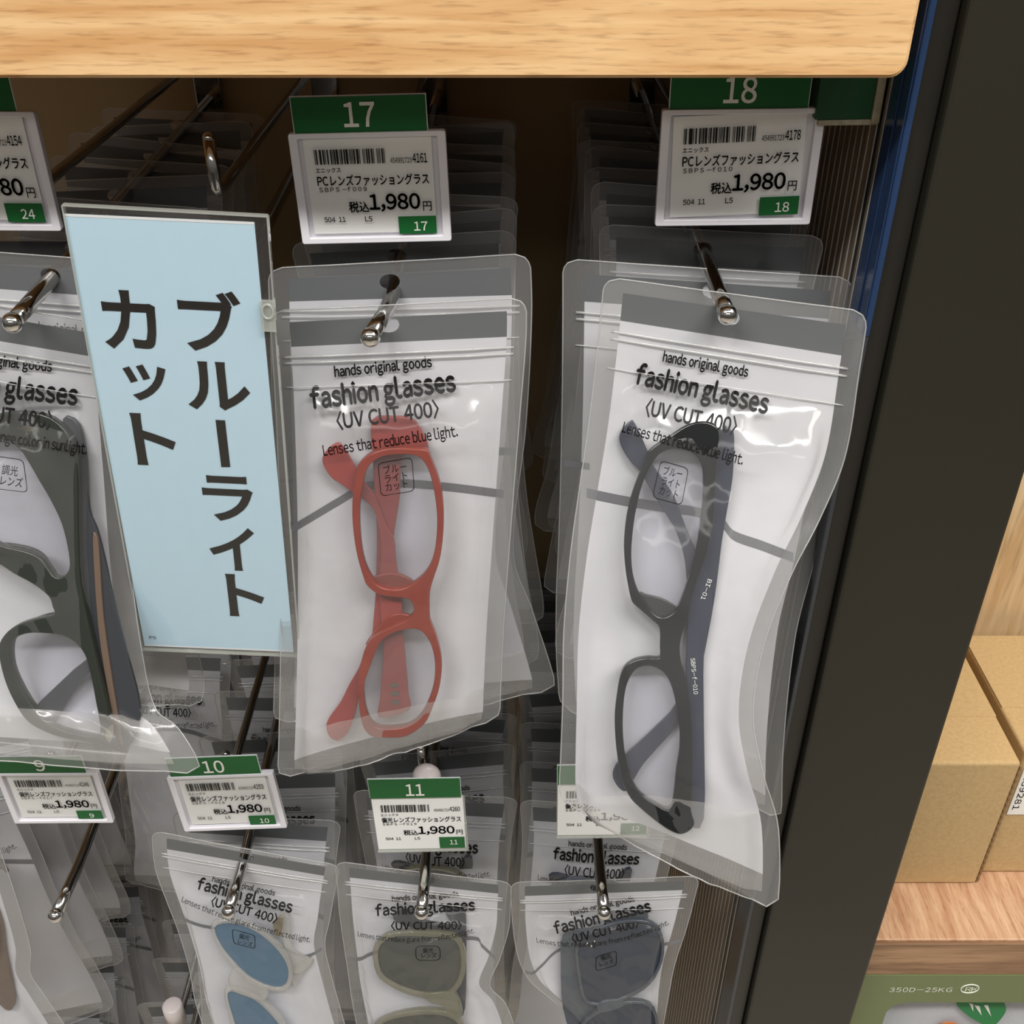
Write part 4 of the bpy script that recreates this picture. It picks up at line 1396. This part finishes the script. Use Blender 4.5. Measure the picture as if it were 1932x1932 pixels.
px_solid('hinge', pl, [[(203, 1375), (213, 1366), (214, 1382), (208, 1400), (200, 1390)]], 0.0060, 0.0004, 0.0003, 'gold', lg)
px_solid('hinge', pl, [[(34, 803), (70, 806), (70, 812), (56, 814), (56, 822), (48, 822), (48, 812), (34, 810)]], 0.0060, 0.0003, 0.0002, 'gold', lg)

def ring_out(pts, d):
    c_ = (sum(x for x, _ in pts) / len(pts), sum(y for _, y in pts) / len(pts))
    out = []
    for x, y in pts:
        l_ = math.hypot(x - c_[0], y - c_[1])
        out.append((x + (x - c_[0]) / l_ * d, y + (y - c_[1]) / l_ * d))
    return out


def sunglasses(pouch, label, lenses, bridge, temples, fm, tm, lm, d=9, extra=None):
    pl_ = pouch.pl
    root = empty('sunglasses', pl_.o, label, 'sunglasses', 'sunglasses in the lower row of pouches')
    for ls in lenses:
        px_solid('rim', pl_, [ring_out(ls, d), ls], 0.0040, 0.0013, 0.0006, fm, root)
        v, f = flat_shape([[pl_.to2(x, y, 0.0038) for x, y in catmull(ls, True, 3)]], 0.0006, 0.0)
        mk('lens', [pl_.to3(q, 0.0038) for q in v], f, lm, root)
    if bridge:
        px_solid('bridge', pl_, [bridge], 0.0040, 0.0014, 0.0006, fm, root)
    for k, q in enumerate(temples):
        px_solid('temple', pl_, [q], 0.0004 - 0.0014 * k, 0.0006, 0.0005, tm, root)
    return root, pl_


# --- row of sunglasses pouches below
rows = [(286, 1566, 642, 1632, .424, .422), (294, 1640, 630, 1690, .420, .418), (316, 1702, 622, 1735, .415, .412), (334, 1748, 613, 1780, .411, .406),
        (356, 1820, 622, 1828, .403, .399), (369, 1888, 640, 1894, .395, .390), (385, 1940, 655, 1950, .388, .383), (400, 2010, 670, 2030, .378, .372)]
p10, r10 = pouch_from(rows, 0.012, 12.2, 'clear pouch with blue lens sunglasses below price tag 10', G_F)
Plane2(p10, [(406, 1748), (462, 1745), (524, 1789), (542, 1847), (505, 1857), (446, 1816), (459, 1873), (518, 1918), (590, 1810)])
p10.hu = 0.497
p10.creases = [(0.1, 0.59, 0.3, 0.51, 0.0016, 0.003), (0.9, 0.61, 0.7, 0.52, 0.0016, 0.003), (0.1, 0.79, 0.3, 0.78, 0.0016, 0.003), (0.1, 0.32, 0.3, 0.37, 0.0016, 0.003), (0.9, 0.46, 0.7, 0.53, 0.0016, 0.003), (0.1, 0.61, 0.3, 0.69, 0.0016, 0.003)]
p10.build(r10)
GL1 = 'Lenses that reduce glare from reflected light.'
std_text(r10, p10, [('hands original goods', 400, 1663, 518, 1690, 10, .022, .10), ('fashion glasses', 371, 1677, 549, 1722, 21, .042, .105),
                    ('〈UV CUT 400〉', 397, 1708, 521, 1742, 16, .03, .085), (GL1, 342, 1701, 584, 1778, 10, .004, .09, 8)],
         [(438, 1753), (481, 1765), (481, 1790), (441, 1780)], [('偏光', 450, 1769, 469, 1774, 8, .006), ('レンズ', 446, 1779, 475, 1786, 7, .006)], 1.4)
px_stripe(r10, p10, [(334, 1728), (365, 1742), (398, 1750), (470, 1760), (560, 1800), (585, 1802), (607, 1790)], 6)
rows = [(632, 1624, 966, 1664, .422, .420), (637, 1672, 963, 1705, .418, .416), (641, 1723, 960, 1750, .414, .411), (651, 1794, 943, 1808, .407, .404),
        (658, 1840, 924, 1858, .402, .397), (664, 1884, 952, 1890, .397, .392), (673, 1932, 970, 1936, .391, .386), (685, 2010, 985, 2015, .381, .376)]
p11, r11 = pouch_from(rows, 0.012, 15.9, 'clear pouch with olive lens sunglasses below price tag 11', G_F)
Plane2(p11, [(714, 1791), (751, 1764), (831, 1766), (868, 1826), (817, 1871), (743, 1851), (760, 1910), (860, 1910)])
p11.hu = 0.518
p11.creases = [(0.9, 0.68, 0.7, 0.74, 0.0016, 0.003), (0.1, 0.75, 0.3, 0.8, 0.0016, 0.003), (0.1, 0.62, 0.3, 0.7, 0.0016, 0.003), (0.1, 0.44, 0.3, 0.52, 0.0016, 0.003), (0.9, 0.55, 0.7, 0.57, 0.0016, 0.003), (0.1, 0.68, 0.3, 0.66, 0.0016, 0.003)]
p11.build(r11)
std_text(r11, p11, [('hands original goods', 740, 1701, 865, 1692, 10, .022, .10), ('fashion glasses', 709, 1728, 896, 1717, 20, .042, .105),
                    ('〈UV CUT 400〉', 738, 1754, 871, 1753, 14, .03, .085), (GL1, 675, 1766, 895, 1760, 9, .004, .09, 14)],
         [(784, 1785), (830, 1785), (831, 1812), (785, 1812)], [('偏光', 797, 1797, 817, 1797, 8, .006), ('レンズ', 793, 1807, 823, 1806, 7, .006)], 1.4)
px_stripe(r11, p11, [(653, 1809), (680, 1809), (705, 1798), (780, 1780), (890, 1770), (910, 1785), (936, 1810)], 7)
rows = [(962, 1664, 1320, 1652, .420, .422), (965, 1702, 1311, 1690, .416, .418), (967, 1740, 1295, 1750, .413, .411), (978, 1806, 1273, 1818, .406, .404),
        (1000, 1850, 1263, 1866, .401, .398), (1042, 1886, 1257, 1900, .396, .394), (1088, 1930, 1250, 1942, .391, .389), (1130, 2005, 1245, 2010, .382, .380)]
p12, r12 = pouch_from(rows, 0.012, 21.4, 'clear pouch with navy lens sunglasses at the lower right', G_F)
Plane2(p12, [(1092, 1778), (1165, 1742), (1234, 1748), (1244, 1810), (1185, 1874), (1108, 1884), (1180, 1892), (1070, 1800)])
p12.creases = [(0.1, 0.44, 0.3, 0.42, 0.0016, 0.003), (0.1, 0.66, 0.3, 0.58, 0.0016, 0.003), (0.1, 0.73, 0.3, 0.73, 0.0016, 0.003), (0.9, 0.62, 0.7, 0.61, 0.0016, 0.003), (0.9, 0.45, 0.7, 0.47, 0.0016, 0.003), (0.9, 0.26, 0.7, 0.21, 0.0016, 0.003)]
p12.build(r12)
std_text(r12, p12, [('hands original goods', 1078, 1727, 1198, 1700, 10, .022, .10), ('fashion glasses', 1048, 1762, 1229, 1719, 21, .042, .105),
                    ('〈UV CUT 400〉', 1081, 1779, 1206, 1749, 15, .03, .085), (GL1, 1013, 1778, 1262, 1744, 9, .004, .09, 22)],
         [(1125, 1805), (1163, 1794), (1163, 1821), (1124, 1832)], [('偏光', 1134, 1812, 1154, 1807, 8, .006), ('レンズ', 1130, 1824, 1158, 1817, 7, .006)], 1.4)
px_stripe(r12, p12, [(988, 1832), (1005, 1836), (1022, 1822), (1060, 1790), (1150, 1770), (1240, 1782), (1285, 1774)], 6)
rows = [(-352, 1560, -8, 1576, .422, .420), (-346, 1630, 12, 1636, .418, .414), (-336, 1700, 34, 1703, .413, .408), (-322, 1780, 58, 1790, .405, .400),
        (-312, 1830, 58, 1836, .400, .396), (-304, 1870, 84, 1876, .396, .391), (-294, 1930, 122, 1932, .389, .384), (-280, 2000, 165, 2000, .380, .375)]
p8, r8 = pouch_from(rows, 0.012, 27.3, 'clear pouch cut off by the lower left corner of the photo', G_F)
Plane2(p8, [(-150, 1720), (-30, 1715), (-20, 1810), (-60, 1840), (-150, 1790), (20, 1860)])
p8.creases = [(0.9, 0.76, 0.7, 0.83, 0.0016, 0.003), (0.9, 0.49, 0.7, 0.56, 0.0016, 0.003), (0.1, 0.32, 0.3, 0.32, 0.0016, 0.003), (0.1, 0.26, 0.3, 0.22, 0.0016, 0.003), (0.1, 0.55, 0.3, 0.63, 0.0016, 0.003), (0.1, 0.59, 0.3, 0.57, 0.0016, 0.003)]
p8.build(r8)


s10, plb = sunglasses(p10, 'sunglasses with blue lenses and clear frame under tag 10',
           [[(406, 1748), (431, 1739), (462, 1745), (493, 1761), (524, 1789), (542.6, 1820), (542.6, 1847.6), (530, 1860), (505, 1857), (477, 1844.5), (446, 1816.5), (418, 1782)],
            [(431, 1870), (459, 1873), (490, 1890), (518, 1918), (535, 1945), (545, 1985), (530, 2010), (500, 2005), (460, 1965), (438, 1910)]],
           [(445, 1822), (470, 1840), (505, 1860), (500, 1885), (470, 1878), (440, 1866), (432, 1846)],
           [[(528, 1725), (545, 1728), (552, 1790), (590, 1810), (575, 1830), (555, 1835), (540, 1800)], [(550, 1830), (585, 1806), (592, 1812), (566, 1845), (556, 1860)]],
           'clear_acetate', 'clear_acetate', 'lens_blue', 9)
px_solid('hinge', plb, [[(516, 1740), (534, 1728), (532, 1760), (520, 1766)]], 0.004, 0.0006, 0.0003, 'gold', s10)
s11, plb = sunglasses(p11, 'sunglasses with olive grey lenses and olive clear frame under tag 11',
           [[(714, 1791), (729, 1771), (751, 1764), (791, 1764), (831, 1766), (857, 1771), (868.6, 1794), (868.6, 1826), (860, 1851), (843, 1868.6), (817, 1871), (780, 1866), (743, 1851), (720, 1831)],
            [(712, 1945), (735, 1922), (790, 1912), (840, 1914), (868, 1935), (872, 1980), (860, 2010), (790, 2015), (730, 2000)]],
           [(800, 1874), (850, 1868), (868, 1885), (872, 1915), (850, 1918), (835, 1895), (815, 1890)],
           [[(745, 1722), (780, 1716), (800, 1735), (850, 1745), (872, 1760), (850, 1768), (790, 1752), (748, 1738)], [(838, 1712), (874, 1712), (880, 1760), (878, 1900), (864, 1900), (862, 1770)]],
           'olive_acetate', 'grey_temple', 'lens_olive', 10)
s12, plb = sunglasses(p12, 'sunglasses with navy lenses and slate frame right of tag 11 hook',
           [[(1092, 1778), (1125, 1756), (1165, 1742), (1205, 1738), (1234, 1748), (1246, 1772), (1244, 1810), (1222, 1850), (1185, 1874), (1140, 1888), (1108, 1884), (1096, 1840)],
            [(1100, 1935), (1140, 1904), (1180, 1892), (1222, 1896), (1236, 1932), (1228, 1990), (1170, 2010), (1112, 1990)]],
           [(1130, 1888), (1165, 1882), (1180, 1892), (1150, 1905), (1128, 1905)],
           [[(1062, 1764), (1095, 1752), (1128, 1762), (1131, 1840), (1122, 1940), (1085, 1960), (1062, 1900), (1058, 1820)], [(1120, 1742), (1165, 1735), (1205, 1716), (1222, 1722), (1215, 1738), (1160, 1752), (1125, 1758)]],
           'navy_acetate', 'navy_acetate', 'lens_navy', 6)
b = B()
for x, y in ((1108, 1780), (1122, 1776), (1116, 1785)):
    b.sphere(plb.to3((*plb.to2(x, y, 0.006), 0), 0.006), 0.0009, n=10)
b.make('rivets', 'gold', s12, True)
s8, plb = sunglasses(p8, 'brown sunglasses in the pouch cut off by the lower left corner',
           [[(-150, 1720), (-90, 1700), (-30, 1715), (-14, 1760), (-20, 1810), (-60, 1840), (-120, 1835), (-150, 1790)]], None,
           [[(-12, 1700), (6, 1740), (14, 1800), (30, 1880), (18, 1905), (-6, 1880), (-16, 1800), (-20, 1740)]],
           'brown_pad', 'brown_pad', 'lens_olive', 8)

# --- second pouches, showing past the front ones
rows = [(506, 506, 1000, 478, .452, .452), (510, 600, 1003, 590, .449, .448), (515, 800, 992, 800, .442, .441), (520, 1000, 968, 1040, .433, .432),
        (520, 1200, 1004, 1150, .423, .422), (518, 1300, 1034, 1240, .418, .415), (516, 1365, 1052, 1302, .415, .410)]
q17, rq17 = pouch_from(rows, 0.011, 33.3, 'second pouch from the front below price tag 17, right behind the red glasses pouch', 'pouches behind the front ones')
q17.creases = [(0.9, 0.37, 0.7, 0.38, 0.0016, 0.003), (0.9, 0.29, 0.7, 0.19, 0.0016, 0.003), (0.9, 0.51, 0.7, 0.54, 0.0016, 0.003), (0.9, 0.65, 0.7, 0.67, 0.0016, 0.003), (0.1, 0.63, 0.3, 0.56, 0.0016, 0.003), (0.9, 0.44, 0.7, 0.41, 0.0016, 0.003)]
q17.build(rq17)
px_stripe(rq17, q17, [(890, 850), (978, 852)], 14)
rows = [(1062, 488, 1610, 524, .450, .446), (1062, 600, 1600, 640, .447, .442), (1060, 800, 1575, 860, .440, .434), (1055, 1000, 1535, 1060, .431, .422),
        (1050, 1120, 1500, 1200, .424, .414), (1050, 1230, 1478, 1400, .418, .400), (1056, 1330, 1474, 1548, .412, .390)]
q18, rq18 = pouch_from(rows, 0.010, 37.1, 'second pouch from the front below price tag 18, right behind the black glasses pouch', 'pouches behind the front ones')
q18.hu = 0.515
q18.creases = [(0.9, 0.39, 0.7, 0.47, 0.0016, 0.003), (0.1, 0.62, 0.3, 0.66, 0.0016, 0.003), (0.1, 0.62, 0.3, 0.55, 0.0016, 0.003), (0.1, 0.55, 0.3, 0.49, 0.0016, 0.003), (0.9, 0.22, 0.7, 0.14, 0.0016, 0.003), (0.1, 0.85, 0.3, 0.91, 0.0016, 0.003)]
q18.build(rq18)
px_stripe(rq18, q18, [(1064, 874), (1112, 880)], 12)

# ------------------------------------------------------------------ the stacks behind: copies of a few whole pouches
def generic(seed, printed=True, line4=GL1, boxed=('偏光', 'レンズ')):
    """one pouch built round its hang hole, hanging straight in local space"""
    Wd, Ln = 0.106, 0.232
    zs = [0.012, -0.02, -0.06, -0.10, -0.14, -0.18, -0.205, -0.22]
    rr_ = random.Random(seed)
    Ls, Rs = [], []
    a = 0
    for i, z in enumerate(zs):
        pinch = 0.006 * math.sin(math.pi * min(1, i / 6.0))
        Ls.append(Vector((-0.47 * Wd + pinch + rr_.uniform(-.001, .001), 0.002 * i * 0.4 - 0.0055 * i, z)))
        Rs.append(Vector((0.53 * Wd - pinch + rr_.uniform(-.001, .001), -0.0055 * i + rr_.uniform(-.001, .001), z)))
    p = Pouch(Ls, Rs, 0.009, seed)
    root = empty('glasses_pouch', (0, 0, 0), None, None)
    p.build(root, gusset=True)
    # print
    def srf(x, z):
        u = x / Wd + 0.47
        v = (0.012 - z) / Ln
        return p.at(min(max(u, 0), 1), min(max(v, 0), 1), 1) + Vector((0, -0.0005, 0))
    if printed:
        b = B()
        for t, z, w, h, bo, g in (('hands original goods', -0.022, .041, .0042, .022, .1), ('fashion glasses', -0.033, .061, .0082, .042, .105), ('〈UV CUT 400〉', -0.043, .043, .0062, .022, .085), (line4, -0.052, .080, .0042, .004, .09)):
            text_to(b, t, lambda a, c, z=z, w=w: srf(0.003 - w / 2 + a, z + c), w, h, bo, g)
        b.make('printed_text', 'ink', root)
    V, F = [], []
    for k in range(25):
        u = 0.075 + 0.85 * k / 24
        v = 0.335 - 0.02 * math.cos((u - 0.5) * 6)
        for dv in (-0.009, 0.009):
            V.append(p.at(u, v + dv, -1) + Vector((0, -0.0004, 0)))
    for k in range(24):
        F.append([2 * k, 2 * k + 1, 2 * k + 3, 2 * k + 2])
    mk('printed_stripe', V, F, 'stripe', root)
    return root, p


def copy_tree(o, parent=None):
    c_ = o.copy()
    COL.objects.link(c_)
    c_.parent = parent
    for ch in o.children:
        copy_tree(ch, c_)
    return c_


protos = [generic(101), generic(107), generic(113)]
used = [False] * 3
ORD = ['front', 'second', 'third', 'fourth', 'fifth', 'sixth', 'seventh', 'eighth', 'ninth', 'tenth', 'eleventh', 'twelfth', 'thirteenth']


def place(k, x, y, z, roll, pitch, yaw, label, group):
    root = protos[k][0]
    if used[k]:
        root = copy_tree(root)
    used[k] = True
    root.location = (x, y, z)
    root.rotation_euler = (pitch, roll, yaw)
    tag(root, label, 'pouch', group)
    return root


def stack(x, z, y0, y1, n, first, where, group, rolls=None, yaws=None, skew=0.0, drop=0.0):
    rs = random.Random(int(1000 * abs(x) + 77 * z * 10))
    for i in range(n):
        t = i / max(1, n - 1)
        y = y0 + (y1 - y0) * t + rs.uniform(-.003, .003)
        roll = rolls[i % len(rolls)] if rolls else rs.uniform(-4, 4)
        yaw = yaws[i % len(yaws)] if yaws else rs.uniform(-3, 3)
        place(rs.randrange(3), x + skew * t, y, z + rs.uniform(-.0015, .0005), R_(roll), R_(rs.uniform(-0.6, 1.0)), R_(yaw),
              '%s pouch from the front %s' % (ORD[first + i], where), group)


HZ = 0.0027
stack(X17, Z1 + 0.004, 0.478, 0.715, 8, 2, 'behind the red glasses pouch', 'stacked pouches below tag 17', rolls=[-3, -4, 3, -2, 5, 2, -3, 4])
stack(X18, Z1 + 0.010, 0.474, 0.715, 9, 2, 'behind the black glasses pouch', 'stacked pouches below tag 18', rolls=[4, 1, 6, 3, 7, 2, 5, 7, 4], yaws=[2, -3, 5, 0, 4, -4, 3, 5, 2])
stack(X24, Z1 + 0.006, 0.452, 0.715, 8, 1, 'on the hook left of the blue sign', 'stacked pouches below tag 24', rolls=[4, 1, 5, -2, 3, 6, -3, 2], skew=-0.012)
stack(X10, Z2 - 0.001, 0.452, 0.71, 8, 1, 'behind the blue lens pouch', 'stacked pouches below tag 10', rolls=[3, 1, -2, 3, -3, 1, 4, -2])
stack(X11, Z2 - 0.001, 0.468, 0.71, 7, 1, 'behind the olive lens pouch', 'stacked pouches below tag 11', rolls=[1, -3, 3, 0, -4, 2, 4], yaws=[-3, 4, -2, 6, 0, 3, -5])
stack(X12, Z2 - 0.001, 0.462, 0.71, 8, 1, 'behind the navy lens pouch', 'stacked pouches right of tag 11', rolls=[3, 5, 2, -3, 4, 1, -2, 3])
stack(X8, Z2 - 0.001, 0.475, 0.66, 5, 1, 'at the lower left photo edge', 'stacked pouches at the lower left', rolls=[-6, -5, -3, -2, 1], yaws=[14, 10, 6, 4, 2])
stack(X9, Z2 + 0.006, 0.60, 0.71, 5, 0, 'at the far end of the bare hook', 'stacked pouches on the bare hook', rolls=[2, -2, 3, 1, -1])
for x, nm in ((-0.385, 'left'), (-0.255, 'middle'), (-0.160, 'right')):
    stack(x, Z3 - 0.001, 0.46, 0.715, 8, 0, 'on the %s hook of the lowest row' % nm, 'stacked pouches in the lowest row')

# spectacles showing inside the second pouches
def loose_glasses(label, xyz, rot, sun, mats):
    root = empty('sunglasses' if sun else 'eyeglasses', xyz, label, 'sunglasses' if sun else 'glasses')
    root.rotation_euler = rot
    lean = Matrix.Translation((0, -0.0105, -0.06)) @ Matrix.Rotation(R_(9.5), 4, 'X') @ Matrix(((1, 0, 0, 0), (0, 0, -1, 0), (0, 1, 0, 0), (0, 0, 0, 1)))
    hx, hy = (0.023, 0.027) if sun else (0.017, 0.026)
    for cz in (-0.014, -0.080):
        lp = [(hx * math.copysign(abs(math.cos(a)) ** 0.8, math.cos(a)), cz + hy * math.copysign(abs(math.sin(a)) ** 0.8, math.sin(a))) for a in [R_(k * 12) for k in range(30)]]
        out = [(x * 1.14, cz + (y - cz) * 1.12) for x, y in lp]
        v, f = flat_shape([out, lp], 0.0012, 0.0005)
        mk('rim', [lean @ q for q in v], f, mats[0], root, None, False, True)
        v, f = flat_shape([lp], 0.0005, 0.0)
        mk('lens', [lean @ q for q in v], f, mats[1], root, None, False, True)
    v, f = flat_shape([[(0.002, -0.044), (0.016, -0.044), (0.018, -0.050), (0.002, -0.050)]], 0.0012, 0.0005)
    mk('bridge', [lean @ q for q in v], f, mats[0], root, None, False, True)
    for sg in (1, -1):
        zz = -0.047
        lp = [(0.020, zz + sg * 0.062), (0.028, zz + sg * 0.060), (0.016, zz - sg * 0.03), (-0.016, zz - sg * 0.062), (-0.026, zz - sg * 0.056), (0.004, zz - sg * 0.024)]
        v, f = flat_shape([catmull(lp, True, 4)], 0.0007, 0.0004)
        mk('temple', [lean @ (q + Vector((0, 0, -0.003 - 0.0015 * sg))) for q in v], f, mats[2], root, None, False, True)
    return root


def inside(prefix, sun, label, mats):
    o = next(x for x in bpy.data.objects if x.get('label', '') == prefix)
    return loose_glasses(label, o.location, o.rotation_euler, sun, mats)


inside('second pouch from the front behind the olive lens pouch', True, 'dim sunglasses in the pouch right behind the olive lens pouch', ('olive_acetate', 'lens_olive', 'grey_temple'))
inside('second pouch from the front behind the navy lens pouch', True, 'dark round sunglasses in the pouch right behind the navy lens pouch', ('navy_acetate', 'lens_navy', 'black_temple'))
inside('third pouch from the front behind the black glasses pouch', False, 'black glasses two pouches behind the front black glasses pouch', ('black', 'lens_clear', 'black_temple'))
inside('third pouch from the front behind the red glasses pouch', False, 'dark glasses two pouches behind the red glasses pouch', ('black', 'lens_clear', 'black_temple'))
inside('second pouch from the front at the lower left photo edge', True, 'brown sunglasses in the second pouch at the lower left photo edge', ('brown_pad', 'lens_olive', 'brown_pad'))
